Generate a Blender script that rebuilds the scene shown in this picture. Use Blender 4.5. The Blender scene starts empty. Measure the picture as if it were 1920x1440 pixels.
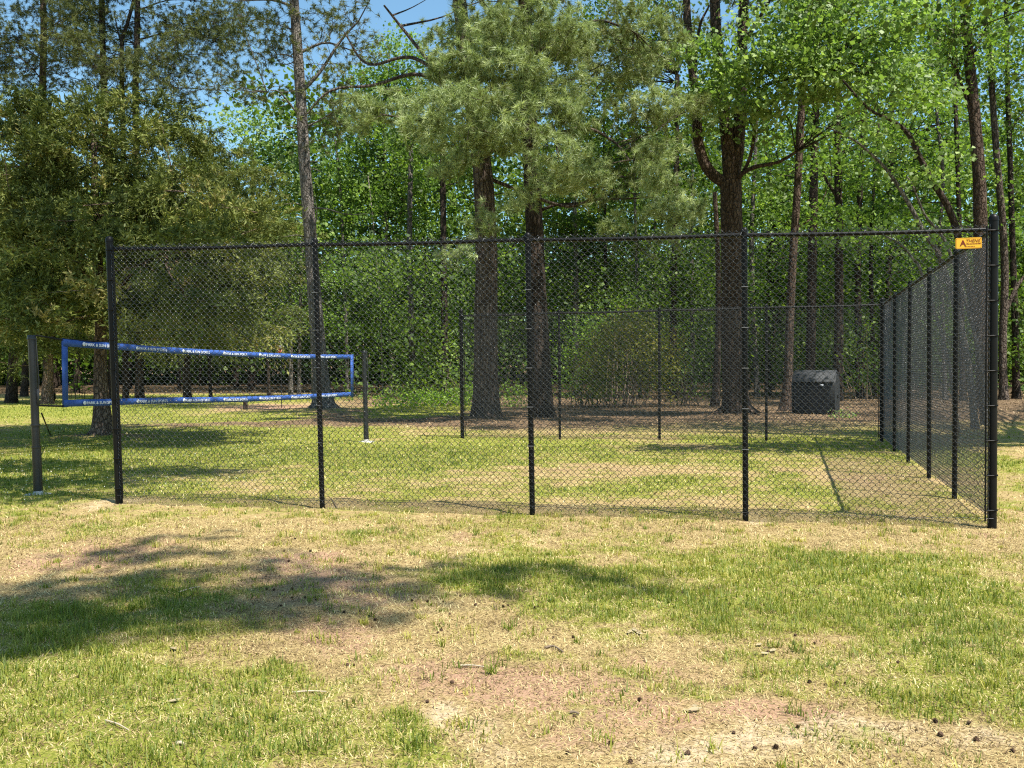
import bpy, math, random
import numpy as np
from mathutils import Vector, Matrix

random.seed(7)
RNG = np.random.default_rng(11)
SC = bpy.context.scene
COL = SC.collection

# ------------------------------------------------------------------ camera model (photo pixels -> places)
FPX, CAMH = 1750.0, 1.6
PITCH, ROLL = math.radians(-0.98), math.radians(0.18)
_d = np.array([0, math.cos(PITCH), math.sin(PITCH)])
_r0 = np.array([1.0, 0, 0]); _u0 = np.cross(_r0, _d)
_r = _r0 * math.cos(ROLL) - _u0 * math.sin(ROLL)
_u = _u0 * math.cos(ROLL) + _r0 * math.sin(ROLL)
EYE = np.array([0, 0, CAMH])

def ray(px, py):
    return _d * FPX + _r * (px - 960.0) - _u * (py - 720.0)
def at(px, py, y):
    """point seen at pixel (px,py) whose world distance along +Y is y"""
    v = ray(px, py); return EYE + v * (y / v[1])
def gnd(px, py, z=0.0):
    v = ray(px, py); return EYE + v * ((z - CAMH) / v[2])

SUN = np.array([1.13, -1.12, 3.05]); SUN = SUN / np.linalg.norm(SUN)

# ------------------------------------------------------------------ noise
def _hash(ix, iy, s):
    n = (ix.astype(np.int64) * 374761393 + iy.astype(np.int64) * 668265263 + s * 974634221) & 0x7fffffff
    n = ((n ^ (n >> 13)) * 1274126177) & 0x7fffffff
    n = n ^ (n >> 16)
    return (n & 0xffff) / 65535.0
def vnoise(x, y, s=0):
    ix, iy = np.floor(x), np.floor(y); fx, fy = x - ix, y - iy
    fx = fx * fx * (3 - 2 * fx); fy = fy * fy * (3 - 2 * fy)
    a, b = _hash(ix, iy, s), _hash(ix + 1, iy, s); c, d = _hash(ix, iy + 1, s), _hash(ix + 1, iy + 1, s)
    return (a * (1 - fx) + b * fx) * (1 - fy) + (c * (1 - fx) + d * fx) * fy
def fbm(x, y, s=0, o=4):
    v = 0; a = .5; t = 0
    for i in range(o):
        v = v + a * vnoise(x * 2 ** i + 17.3 * i, y * 2 ** i - 9.1 * i, s + i); t += a; a *= .55
    return v / t
def smooth(a, b, x):
    t = np.clip((x - a) / (b - a), 0, 1); return t * t * (3 - 2 * t)

# ------------------------------------------------------------------ mesh helpers
def mesh(name, V, Q=None, T=None, mat=None, tint=None, smooth_=False, attrs=None):
    me = bpy.data.meshes.new(name)
    V = np.asarray(V, np.float32).reshape(-1, 3)
    nq = 0 if Q is None else len(Q); nt = 0 if T is None else len(T)
    loops = []
    if nq: loops.append(np.asarray(Q, np.int32).ravel())
    if nt: loops.append(np.asarray(T, np.int32).ravel())
    L = np.concatenate(loops)
    tot = np.concatenate([np.full(nq, 4, np.int32), np.full(nt, 3, np.int32)])
    st = np.concatenate([[0], np.cumsum(tot)[:-1]]).astype(np.int32)
    me.vertices.add(len(V)); me.vertices.foreach_set('co', V.ravel())
    me.loops.add(len(L)); me.loops.foreach_set('vertex_index', L)
    me.polygons.add(nq + nt); me.polygons.foreach_set('loop_start', st); me.polygons.foreach_set('loop_total', tot)
    if smooth_: me.polygons.foreach_set('use_smooth', np.ones(nq + nt, bool))
    if tint is not None:
        a = me.attributes.new('tint', 'FLOAT', 'FACE'); a.data.foreach_set('value', np.asarray(tint, np.float32))
    for k, v in (attrs or {}).items():
        a = me.attributes.new(k, 'FLOAT', 'POINT'); a.data.foreach_set('value', np.asarray(v, np.float32))
    me.update(calc_edges=True)
    if mat: me.materials.append(mat)
    return me

class MB:
    """collects verts / quads / tris with a per-face tint"""
    def __init__(s): s.V = []; s.Q = []; s.T = []; s.qt = []; s.tt = []; s.n = 0
    def add(s, V, Q=None, T=None, qt=.5, tt=.5):
        V = np.asarray(V, float).reshape(-1, 3)
        if Q is not None and len(Q):
            Q = np.asarray(Q, np.int64); s.Q.append(Q + s.n); s.qt.append(np.broadcast_to(qt, (len(Q),)))
        if T is not None and len(T):
            T = np.asarray(T, np.int64); s.T.append(T + s.n); s.tt.append(np.broadcast_to(tt, (len(T),)))
        s.V.append(V); s.n += len(V)
    def build(s, name, mat, parent=None, smooth_=False, xf=None):
        V = np.concatenate(s.V)
        Q = np.concatenate(s.Q) if s.Q else None; T = np.concatenate(s.T) if s.T else None
        tint = np.concatenate(s.qt + s.tt)
        o = bpy.data.objects.new(name, mesh(name, V, Q, T, mat, tint, smooth_))
        COL.objects.link(o)
        if parent is not None: attach(o, parent)
        return o
    # shapes
    def tube(s, P, R, k=8, cap=True, wob=0.0, seed=0, tint=.5):
        V, Q = tube(P, R, k, wob, seed); s.add(V, Q, qt=tint)
        if cap:
            n = len(P); base = (n - 1) * k
            for b, rev in ((0, True), (base, False)):
                c = V[b:b + k].mean(0); idx = [(i, (i + 1) % k) for i in range(k)]
                T = [((j, i, k) if rev else (i, j, k)) for i, j in idx]
                s.add(np.vstack([V[b:b + k], c]), T=T, tt=tint)
    def box(s, c, sx, sy, sz, rot=0, tint=.5):
        v = np.array([(x, y, z) for x in (-1, 1) for y in (-1, 1) for z in (-1, 1)], float) * (sx / 2, sy / 2, sz / 2)
        cr, sr = math.cos(rot), math.sin(rot)
        v = np.stack([v[:, 0] * cr - v[:, 1] * sr, v[:, 0] * sr + v[:, 1] * cr, v[:, 2]], 1) + np.asarray(c)
        s.add(v, [(0, 1, 3, 2), (4, 6, 7, 5), (0, 4, 5, 1), (2, 3, 7, 6), (0, 2, 6, 4), (1, 5, 7, 3)], qt=tint)
    def lathe(s, c, prof, k=16, tint=.5, axis=None):
        V = []; c = np.asarray(c, float)
        ax = np.array([0, 0, 1.]) if axis is None else np.asarray(axis, float) / np.linalg.norm(axis)
        a = np.cross(ax, [0, 1, 0.3]); a /= np.linalg.norm(a); b = np.cross(ax, a)
        for r, z in prof:
            for i in range(k):
                t = 2 * math.pi * i / k; V.append(c + ax * z + (a * math.cos(t) + b * math.sin(t)) * r)
        Q = [(j * k + i, j * k + (i + 1) % k, (j + 1) * k + (i + 1) % k, (j + 1) * k + i) for j in range(len(prof) - 1) for i in range(k)]
        s.add(V, Q, qt=tint)

def tube(P, R, k=8, wob=0.0, seed=0):
    P = np.asarray(P, float); n = len(P); R = np.broadcast_to(np.asarray(R, float), (n,))
    Tn = np.gradient(P, axis=0); Tn /= np.linalg.norm(Tn, axis=1)[:, None] + 1e-12
    ref = np.array([1.0, 0, 0]) if abs(Tn[0][0]) < .8 else np.array([0, 1.0, 0])
    N = np.zeros_like(P); N[0] = ref - Tn[0] * (ref @ Tn[0]); N[0] /= np.linalg.norm(N[0])
    for i in range(1, n):
        v = N[i - 1] - Tn[i] * (N[i - 1] @ Tn[i]); N[i] = v / (np.linalg.norm(v) + 1e-12)
    B = np.cross(Tn, N)
    th = np.arange(k) * 2 * math.pi / k
    rr = R[:, None] * np.ones(k)
    if wob:
        g = np.random.default_rng(seed)
        ph = g.uniform(0, 6.28, 6)
        s = np.arange(n)[:, None] * .35
        rr = rr * (1 + wob * (np.sin(2 * th + ph[0] + s * .3) * .5 + np.sin(3 * th + ph[1] - s * .5) * .4 + np.sin(5 * th + ph[2] + s) * .3 + g.normal(0, .25, (n, k))))
    V = P[:, None] + rr[:, :, None] * (np.cos(th)[None, :, None] * N[:, None] + np.sin(th)[None, :, None] * B[:, None])
    i = np.arange(n - 1)[:, None] * k; j = np.arange(k)[None]; j2 = (j + 1) % k
    Q = np.stack([i + j, i + j2, i + k + j2, i + k + j], -1).reshape(-1, 4)
    return V.reshape(-1, 3), Q

def resample(P, m):
    """smooth polyline through P with m points (Catmull-Rom)"""
    P = np.asarray(P, float)
    if len(P) == 2: return P[0] + (P[1] - P[0]) * np.linspace(0, 1, m)[:, None]
    E = np.vstack([2 * P[0] - P[1], P, 2 * P[-1] - P[-2]])
    t = np.linspace(0, len(P) - 1 - 1e-9, m); i = t.astype(int); f = (t - i)[:, None]
    a, b, c, d = E[i], E[i + 1], E[i + 2], E[i + 3]
    return .5 * (2 * b + (c - a) * f + (2 * a - 5 * b + 4 * c - d) * f ** 2 + (3 * b - a - 3 * c + d) * f ** 3)

def empty(name, loc, label=None, cat=None, group=None):
    o = bpy.data.objects.new(name, None); COL.objects.link(o); o.location = Vector([float(v) for v in loc]); o.empty_display_size = .2
    tag(o, label, cat, group); return o
def attach(o, parent):
    o.parent = parent
    o.matrix_parent_inverse = Matrix.Translation(world_loc(parent)).inverted()
def world_loc(o):
    v = Vector(o.location)
    if o.parent:
        v = o.matrix_parent_inverse @ v; v = v + world_loc(o.parent)
    return v
def tag(o, label=None, cat=None, group=None, kind=None):
    if label: o['label'] = label
    if cat: o['category'] = cat
    if group: o['group'] = group
    if kind: o['kind'] = kind
    return o

# ------------------------------------------------------------------ materials
def newmat(name):
    m = bpy.data.materials.new(name); m.use_nodes = True; nt = m.node_tree; nt.nodes.clear()
    out = nt.nodes.new('ShaderNodeOutputMaterial'); return m, nt, out
def ramp(nt, fac, stops):
    r = nt.nodes.new('ShaderNodeValToRGB'); e = r.color_ramp.elements
    while len(e) < len(stops): e.new(.5)
    for i, (p, c) in enumerate(stops): e[i].position = p; e[i].color = (*c, 1)
    nt.links.new(fac, r.inputs[0]); return r.outputs[0]
def noise(nt, scale, detail=4, rough=.6, vec=None, stretch=None):
    n = nt.nodes.new('ShaderNodeTexNoise'); n.inputs['Scale'].default_value = scale
    n.inputs['Detail'].default_value = detail; n.inputs['Roughness'].default_value = rough
    if vec is None:
        g = nt.nodes.new('ShaderNodeNewGeometry'); vec = g.outputs['Position']
    if stretch:
        mp = nt.nodes.new('ShaderNodeMapping'); mp.inputs['Scale'].default_value = stretch
        nt.links.new(vec, mp.inputs['Vector']); vec = mp.outputs[0]
    nt.links.new(vec, n.inputs['Vector']); return n.outputs['Fac']
def attr(nt, name):
    a = nt.nodes.new('ShaderNodeAttribute'); a.attribute_name = name; return a.outputs['Fac']
def mixc(nt, fac, a, b, mode='MIX'):
    m = nt.nodes.new('ShaderNodeMix'); m.data_type = 'RGBA'; m.blend_type = mode
    for sock, v in ((m.inputs['Factor'], fac), (m.inputs[6], a), (m.inputs[7], b)):
        if hasattr(v, 'links'): nt.links.new(v, sock)
        elif isinstance(v, (int, float)): sock.default_value = v
        else: sock.default_value = (*v, 1)
    return m.outputs[2]
def mth(nt, op, a, b=None, clamp=False):
    m = nt.nodes.new('ShaderNodeMath'); m.operation = op; m.use_clamp = clamp
    for i, v in enumerate((a, b)):
        if v is None: continue
        if hasattr(v, 'links'): nt.links.new(v, m.inputs[i])
        else: m.inputs[i].default_value = v
    return m.outputs[0]
def principled(nt, out, color, rough=.8, bump=None, bstr=.3, bdist=.02, spec=.3, metal=0):
    p = nt.nodes.new('ShaderNodeBsdfPrincipled')
    if hasattr(color, 'links'): nt.links.new(color, p.inputs['Base Color'])
    else: p.inputs['Base Color'].default_value = (*color, 1)
    p.inputs['Specular IOR Level'].default_value = spec; p.inputs['Metallic'].default_value = metal
    if hasattr(rough, 'links'): nt.links.new(rough, p.inputs['Roughness'])
    else: p.inputs['Roughness'].default_value = rough
    if bump is not None:
        b = nt.nodes.new('ShaderNodeBump'); b.inputs['Strength'].default_value = bstr; b.inputs['Distance'].default_value = bdist
        nt.links.new(bump, b.inputs['Height']); nt.links.new(b.outputs[0], p.inputs['Normal'])
    nt.links.new(p.outputs[0], out.inputs[0]); return p

def leafmat(name, stops, trans=.4, tcol=1.25, gloss=.06, rough=.6):
    gloss *= .7
    m, nt, out = newmat(name)
    c = ramp(nt, attr(nt, 'tint'), stops)
    d = nt.nodes.new('ShaderNodeBsdfDiffuse'); nt.links.new(c, d.inputs[0])
    t = nt.nodes.new('ShaderNodeBsdfTranslucent')
    tc = mixc(nt, 1.0, c, (tcol, tcol * 1.05, tcol * .65), 'MULTIPLY'); nt.links.new(tc, t.inputs[0])
    a = nt.nodes.new('ShaderNodeMixShader'); a.inputs[0].default_value = trans
    nt.links.new(d.outputs[0], a.inputs[1]); nt.links.new(t.outputs[0], a.inputs[2])
    g = nt.nodes.new('ShaderNodeBsdfGlossy'); g.inputs['Roughness'].default_value = rough
    b = nt.nodes.new('ShaderNodeMixShader'); b.inputs[0].default_value = gloss
    nt.links.new(a.outputs[0], b.inputs[1]); nt.links.new(g.outputs[0], b.inputs[2]); nt.links.new(b.outputs[0], out.inputs[0])
    return m

def barkmat(name, dark, mid, light, scale=9, vert=.22, plate=.6):
    m, nt, out = newmat(name)
    g = nt.nodes.new('ShaderNodeNewGeometry'); P = g.outputs['Position']
    n1 = noise(nt, scale, 6, .7, P, (1, 1, vert)); n2 = noise(nt, scale * 5, 3, .7, P, (1, 1, .35))
    n3 = noise(nt, 1.3, 3, .6, P)
    wob = nt.nodes.new('ShaderNodeVectorMath'); wob.operation = 'ADD'; nz = nt.nodes.new('ShaderNodeTexNoise'); nz.inputs['Scale'].default_value = 5; nt.links.new(P, nz.inputs['Vector'])
    sc = nt.nodes.new('ShaderNodeVectorMath'); sc.operation = 'SCALE'; sc.inputs['Scale'].default_value = .16; nt.links.new(nz.outputs['Color'], sc.inputs[0]); nt.links.new(P, wob.inputs[0]); nt.links.new(sc.outputs[0], wob.inputs[1])
    mp = nt.nodes.new('ShaderNodeMapping'); mp.inputs['Scale'].default_value = (1, 1, .38); nt.links.new(wob.outputs[0], mp.inputs['Vector'])
    v = nt.nodes.new('ShaderNodeTexVoronoi'); v.feature = 'DISTANCE_TO_EDGE'; v.inputs['Scale'].default_value = scale * 1.0; nt.links.new(mp.outputs[0], v.inputs['Vector'])
    crack = mth(nt, 'MULTIPLY', v.outputs['Distance'], 5.5, True)
    f = mth(nt, 'ADD', mth(nt, 'MULTIPLY', n1, .65), mth(nt, 'MULTIPLY', n2, .35))
    c = ramp(nt, f, [(.34, dark), (.5, mid), (.66, light)])
    c = mixc(nt, mth(nt, 'MULTIPLY', n3, .5), c, mid)
    c = mixc(nt, mth(nt, 'MULTIPLY', mth(nt, 'SUBTRACT', 1.0, crack), plate), c, tuple(q * .45 for q in dark))
    h = mth(nt, 'ADD', mth(nt, 'MULTIPLY', crack, .7), mth(nt, 'MULTIPLY', f, .5))
    principled(nt, out, c, .95, h, 1.0, .06, .1); return m

def plain(name, col, rough=.5, spec=.5, var=.15, scale=30, bump=0):
    m, nt, out = newmat(name)
    n = noise(nt, scale, 4)
    c = mixc(nt, n, tuple(v * (1 - var) for v in col), tuple(min(1, v * (1 + var)) for v in col))
    principled(nt, out, c, rough, n if bump else None, bump, .01, spec); return m

M_leaf_maple = leafmat('maple_leaf', [(0, (.05, .10, .014)), (.5, (.12, .21, .028)), (1, (.255, .36, .06))], .45, 1.45, .04)
M_leaf_bright = leafmat('poplar_leaf', [(0, (.08, .145, .022)), (.5, (.165, .26, .05)), (1, (.32, .43, .125))], .43, 1.45, .07)
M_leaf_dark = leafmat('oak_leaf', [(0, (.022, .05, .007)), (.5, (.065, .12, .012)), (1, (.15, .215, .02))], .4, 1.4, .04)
M_leaf_under = leafmat('undergrowth_leaf', [(0, (.03, .065, .009)), (.5, (.085, .15, .018)), (1, (.20, .285, .04))], .42, 1.4, .03)
M_leaf_olive = leafmat('shrub_leaf', [(0, (.08, .10, .012)), (.5, (.17, .19, .022)), (1, (.28, .24, .05))], .42, 1.3, .03)
M_leaf_cover = leafmat('ground_cover_leaf', [(0, (.08, .15, .012)), (.5, (.15, .26, .018)), (1, (.24, .36, .035))], .4, 1.3, .04)
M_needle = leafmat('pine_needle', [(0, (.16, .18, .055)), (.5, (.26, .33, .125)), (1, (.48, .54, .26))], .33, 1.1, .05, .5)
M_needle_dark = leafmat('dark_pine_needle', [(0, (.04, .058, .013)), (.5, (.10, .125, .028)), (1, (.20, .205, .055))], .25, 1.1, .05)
M_cedar = leafmat('cedar_spray', [(0, (.034, .052, .011)), (.45, (.094, .122, .024)), (.8, (.20, .222, .05)), (1, (.25, .21, .065))], .25, 1.1, .03)
M_bark_pine = barkmat('pine_bark', (.03, .022, .018), (.115, .088, .07), (.28, .225, .18), 9)
M_bark_grey = barkmat('grey_bark', (.03, .026, .022), (.15, .132, .115), (.40, .36, .32), 11, .22, .35)
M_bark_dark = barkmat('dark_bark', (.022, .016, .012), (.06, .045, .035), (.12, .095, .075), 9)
M_bark_cedar = barkmat('cedar_bark', (.07, .045, .032), (.22, .155, .115), (.42, .33, .26), 14, .08)
M_bark_brown = barkmat('brown_bark', (.03, .021, .016), (.095, .067, .05), (.22, .16, .12), 10)
M_bark_pale = barkmat('pale_bark', (.16, .13, .10), (.34, .29, .24), (.52, .46, .40), 8, .5)
M_twig = plain('twig_bark', (.16, .12, .085), .9, .1, .3)
M_vinyl = plain('black_vinyl', (.0065, .006, .0056), .42, .16, .3)
M_wire = plain('black_vinyl_wire', (.016, .016, .018), .3, 1.0, .1)
M_steel_glint = plain('aluminium_tie', (.12, .12, .12), .3, .8, .1)
M_netpost = plain('net_post_paint', (.010, .010, .011), .4, .5, .2)
M_cord = plain('black_cord', (.012, .012, .012), .7, .2, .2)
M_tape = plain('blue_tape', (.035, .085, .29), .7, .2, .35, 9, .6)
M_white = plain('white_print', (.6, .63, .68), .6, .2, .05)
M_concrete = plain('concrete', (.42, .40, .36), .9, .2, .2, 25, .3)
M_plastic = plain('dark_plastic', (.022, .023, .025), .65, .3, .5, 6, .4)
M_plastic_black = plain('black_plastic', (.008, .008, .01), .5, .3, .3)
M_plastic_grey = plain('grey_plastic', (.045, .047, .05), .7, .25, .5, 5, .4)
M_yellow = plain('yellow_enamel', (.80, .42, .025), .4, .4, .05)
M_redbrown = plain('dark_red_print', (.16, .022, .008), .5, .3, .05)
M_red = plain('red_plastic', (.45, .02, .02), .4, .4, .1)
M_pinkish = plain('pale_pink_plastic', (.75, .58, .55), .45, .4, .08)
M_cone = plain('cone_scale', (.10, .06, .038), .8, .2, .6, 120)
M_dryleaf = leafmat('dry_leaf', [(0, (.22, .165, .09)), (1, (.44, .37, .23))], .2, 1, .02)
M_stick = plain('bleached_wood', (.42, .35, .25), .9, .1, .3, 40)
M_clover = leafmat('clover_petal', [(0, (.6, .6, .5)), (1, (.8, .8, .72))], .3, 1, .02)
M_grass = leafmat('grass_blade', [(0, (.10, .15, .016)), (.35, (.195, .235, .026)), (.7, (.36, .34, .055)), (1, (.52, .44, .125))], .4, 1.25, .04)
M_straw = leafmat('dry_straw', [(0, (.10, .062, .028)), (.35, (.30, .215, .095)), (.7, (.50, .395, .175)), (1, (.68, .57, .29))], .2, 1.0, .03)
M_litter = leafmat('leaf_litter', [(0, (.07, .042, .024)), (.5, (.19, .125, .07)), (1, (.40, .30, .17))], .15, 1.0, .03)

# ------------------------------------------------------------------ the ground
# patches: (px, py, half width px, half height px, channel, weight) - read off the photo, placed on the ground
PATCH = [
 # green grass tufted areas, foreground
 (1480, 1075, 190, 42, 'g', 1.0), (1820, 1120, 160, 70, 'g', 1.0), (1830, 1220, 150, 60, 'g', .9), (1600, 1150, 210, 50, 'g', .7), (1890, 1330, 60, 60, 'g', .8),
 (1350, 1150, 160, 40, 'g', .7), (1060, 1160, 110, 25, 'g', .5), (1090, 1090, 130, 34, 'g', .65), (870, 1080, 90, 25, 'g', .7),
 (120, 1310, 260, 90, 'g', .75), (420, 1390, 180, 60, 'g', .85), (760, 1400, 70, 60, 'g', .95), (90, 1170, 190, 50, 'g', .75), (300, 1120, 120, 35, 'g', .55),
 (330, 1180, 150, 20, 'g', .5), (460, 1290, 110, 30, 'g', .5), (40, 1260, 60, 60, 'g', .9), (560, 1270, 100, 30, 'g', .3), (700, 1230, 40, 50, 'g', .5), (980, 1240, 60, 20, 'g', .5), (1120, 1250, 110, 25, 'g', .55),
 (1010, 1340, 80, 40, 'g', .45), (1340, 1290, 120, 30, 'g', .4), (1480, 1240, 150, 40, 'g', .55), (1700, 1310, 120, 30, 'g', .5), (1690, 1390, 90, 40, 'g', .45), (1500, 1310, 60, 30, 'g', .4),
 (660, 1000, 120, 22, 'g', .45), (290, 990, 90, 16, 'g', .4), (130, 1005, 60, 18, 'g', .45), (330, 1035, 90, 20, 'g', .35), (1150, 1010, 250, 30, 'g', .35), (1420, 1000, 120, 15, 'g', .4), (900, 1010, 120, 20, 'g', .4),
 (850, 1190, 50, 14, 'g', .3), (1700, 1180, 90, 30, 'g', .6),
 # lawn inside the fence
 (960, 842, 330, 22, 'g', .85), (760, 870, 180, 32, 'g', .8), (330, 860, 280, 62, 'g', 1.1), (60, 880, 180, 70, 'g', 1.1), (1500, 835, 190, 22, 'g', .9), (1480, 925, 90, 30, 'g', .6),
 (1250, 905, 120, 22, 'g', .4), (1850, 860, 90, 50, 'g', .9), (1420, 880, 60, 30, 'g', .4), (420, 800, 380, 24, 'g', .9), (120, 770, 260, 20, 'g', 1.0), (560, 748, 130, 5, 'g', .8), (300, 745, 200, 6, 'g', .8),
 (800, 935, 200, 10, 'g', .4), (1100, 925, 130, 14, 'g', .4), (1740, 960, 100, 20, 'g', .3),
 # bare sand
 (1500, 1385, 250, 45, 's', .75), (900, 1360, 120, 35, 's', .8), (980, 1420, 120, 30, 's', .7), (860, 1330, 60, 20, 's', .6), (1850, 1400, 110, 40, 's', .6), (1680, 1360, 60, 25, 's', .4), (160, 1400, 60, 20, 's', .4),
 (1300, 1410, 120, 30, 's', .6), (60, 1425, 60, 15, 's', .3), (850, 858, 50, 3, 's', .7), (1850, 1060, 60, 25, 's', .3), (200, 945, 200, 10, 's', .5), (1380, 985, 40, 8, 's', .5),
 # pinkish bare dirt
 (180, 1045, 170, 42, 'c', .8), (560, 1080, 150, 45, 'c', .7), (690, 1120, 200, 40, 'c', .5), (1130, 1330, 150, 45, 'c', .5), (980, 1280, 160, 40, 'c', .4), (1190, 1160, 160, 14, 'c', .4), (1440, 1210, 120, 20, 'c', .35),
 (560, 1050, 50, 20, 'c', .8), (1660, 905, 130, 22, 'c', .55), (870, 1005, 60, 12, 'c', .6), (1100, 880, 240, 14, 'c', .45), (1880, 1010, 60, 12, 'c', .7), (640, 1210, 120, 30, 'c', .4), (1420, 1330, 200, 25, 'c', .5), (1500, 1190, 60, 12, 'c', .5),
 (604, 951, 34, 6, 's', .55), (998, 960, 34, 7, 's', .55), (1399, 976, 40, 8, 's', .55), (1860, 992, 44, 10, 's', .55), (224, 946, 40, 6, 's', .55),
 (470, 765, 130, 7, 'c', 1.2), (700, 760, 30, 5, 'c', .8),
 (1000, 1300, 220, 60, 'c', .55), (1250, 1250, 200, 40, 'c', .5), (760, 1260, 160, 40, 'c', .5), (620, 1180, 160, 24, 'c', .5), (1500, 1340, 220, 40, 'c', .55), (250, 1250, 120, 20, 'c', .35), (1120, 1400, 160, 40, 'c', .5),
 (60, 1400, 200, 60, 'g', .7), (260, 1350, 160, 50, 'g', .6), (480, 1420, 160, 40, 'g', .6), (150, 1290, 160, 40, 'g', .5), (1000, 1080, 120, 24, 'g', .4), (1250, 1060, 120, 24, 'g', .4),
 (800, 768, 130, 12, 'l', -2.2), (800, 768, 120, 11, 'g', 1.4), (450, 785, 200, 8, 'l', -1.0),
 # brown needle / leaf litter; the weak strip inside the rear fence is painted shade
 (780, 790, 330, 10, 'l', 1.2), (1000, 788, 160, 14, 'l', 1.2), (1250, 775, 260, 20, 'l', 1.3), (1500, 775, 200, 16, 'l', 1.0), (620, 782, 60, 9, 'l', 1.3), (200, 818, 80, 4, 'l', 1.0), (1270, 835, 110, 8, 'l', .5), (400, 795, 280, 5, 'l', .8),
 (330, 728, 200, 5, 'l', 1.2), (620, 728, 200, 5, 'l', 1.0),
]
_pc = []
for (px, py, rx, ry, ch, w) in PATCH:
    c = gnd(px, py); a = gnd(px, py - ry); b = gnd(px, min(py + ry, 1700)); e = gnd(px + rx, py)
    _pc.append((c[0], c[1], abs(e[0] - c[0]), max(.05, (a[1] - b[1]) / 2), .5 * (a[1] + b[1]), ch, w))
def fields(x, y):
    wx = (fbm(x * 1.3, y * 1.3, 5) - .5) * .9 * np.clip(y / 8, .6, 3); wy = (fbm(x * 1.3, y * 1.3, 25) - .5) * .9 * np.clip(y / 8, .6, 4)
    F = {k: np.zeros_like(x) for k in 'gscl'}
    for (cx, cy, rx, ry, cy2, ch, w) in _pc:
        d2 = ((x + wx - cx) / rx) ** 2 + ((y + wy - cy2) / ry) ** 2
        F[ch] = F[ch] + w * np.exp(-d2 * 1.1)
    n1 = fbm(x * .9, y * .9, 40, 5); n2 = fbm(x * 3.3, y * 3.3, 60, 4)
    front = 1 - smooth(8.8, 10.2, y - .12 * x)
    g = .17 * front + .30 * (1 - front) + (n1 - .5) * 1.0 + (n2 - .5) * .95
    strip = np.exp(-((y + .13 * x - 9.2) / .9) ** 2)
    F['g'] = np.clip(F['g'] * (.55 + .9 * n2) + g - .45 * F['s'] - .45 * F['c'] - .35 * strip, 0, 1)
    wood = smooth(29, 36, y + .3 * np.abs(x) * (x > 0) + 3 * (n1 - .5)) * smooth(-12, -3, x + .0 * y) + smooth(58, 66, y)
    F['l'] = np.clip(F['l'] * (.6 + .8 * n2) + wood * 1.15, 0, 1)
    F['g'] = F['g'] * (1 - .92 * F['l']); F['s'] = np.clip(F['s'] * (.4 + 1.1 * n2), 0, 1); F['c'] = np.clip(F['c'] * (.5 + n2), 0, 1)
    return F
BUMPS = [(605, 772, 1.6, .16), (912, 787, 1.5, .1), (193, 820, 1.0, .06), (1378, 779, 1.5, .1)]
_bm = [(gnd(a, b)[0], gnd(a, b)[1], r, h) for a, b, r, h in BUMPS]
def gz(x, y):
    x = np.asarray(x, float); y = np.asarray(y, float)
    z = (fbm(x * .8, y * .8, 3, 3) - .5) * .03 + (fbm(x * 4, y * 4, 9, 2) - .5) * .03
    z = z + 7 * smooth(96, 150, y)
    for bx, by, r, h in _bm: z = z + h * np.exp(-((x - bx) ** 2 + (y - by) ** 2) / r ** 2)
    return z

def axis(lo, hi, d0, a, b, grow):
    p = list(np.arange(a, b, d0)); d = d0; v = b
    while v < hi: p.append(v); d = min(d * grow, 40); v += d
    p.append(hi); d = d0; v = a - d0; q = []
    while v > lo: q.append(v); d = min(d * grow, 40); v -= d
    q.append(lo); return np.array(q[::-1] + p)
GX = axis(-600, 600, .06, -6, 6.5, 1.03); GY = axis(-60, 900, .06, 2.6, 13, 1.02)
X, Y = np.meshgrid(GX, GY); Fg = fields(X, Y)
nx, ny = len(GX), len(GY)
i = np.arange(ny - 1)[:, None] * nx + np.arange(nx - 1)[None]
Qg = np.stack([i, i + 1, i + nx + 1, i + nx], -1).reshape(-1, 4)
m, nt, out = newmat('lawn_soil')
fine = noise(nt, 55, 5, .75); mid = noise(nt, 7, 5, .65)
straw = ramp(nt, fine, [(.3, (.12, .077, .036)), (.5, (.33, .238, .108)), (.7, (.52, .41, .20))])
green = ramp(nt, fine, [(.3, (.08, .10, .016)), (.5, (.195, .21, .034)), (.7, (.37, .34, .085))])
sand = ramp(nt, fine, [(.3, (.33, .24, .15)), (.6, (.58, .46, .30))])
clay = ramp(nt, fine, [(.3, (.20, .112, .066)), (.6, (.42, .265, .17))])
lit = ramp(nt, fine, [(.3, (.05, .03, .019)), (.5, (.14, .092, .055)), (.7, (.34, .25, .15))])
def ragged(name, k=2.4, off=.5):
    q = mth(nt, 'ADD', attr(nt, name), mth(nt, 'MULTIPLY', mth(nt, 'SUBTRACT', mid, .5), 1.7)); q = mth(nt, 'ADD', q, mth(nt, 'MULTIPLY', mth(nt, 'SUBTRACT', fine, .5), 1.1))
    return mth(nt, 'MULTIPLY', mth(nt, 'SUBTRACT', q, off - .5 / k), k, True)
c = mixc(nt, ragged('fc'), straw, clay)
c = mixc(nt, mth(nt, 'MULTIPLY', ragged('fs', 1.7, .62), .85), c, sand)
c = mixc(nt, ragged('fg', 2.0, .45), c, green)
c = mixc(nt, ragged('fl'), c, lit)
principled(nt, out, c, .95, fine, .8, .02, .1)
go = bpy.data.objects.new('ground', mesh('ground', np.stack([X, Y, gz(X, Y)], -1).reshape(-1, 3), Qg, None, m, None, True,
     {'fg': Fg['g'].ravel(), 'fs': Fg['s'].ravel(), 'fc': Fg['c'].ravel(), 'fl': Fg['l'].ravel()}))
COL.objects.link(go); tag(go, kind='structure')

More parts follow.
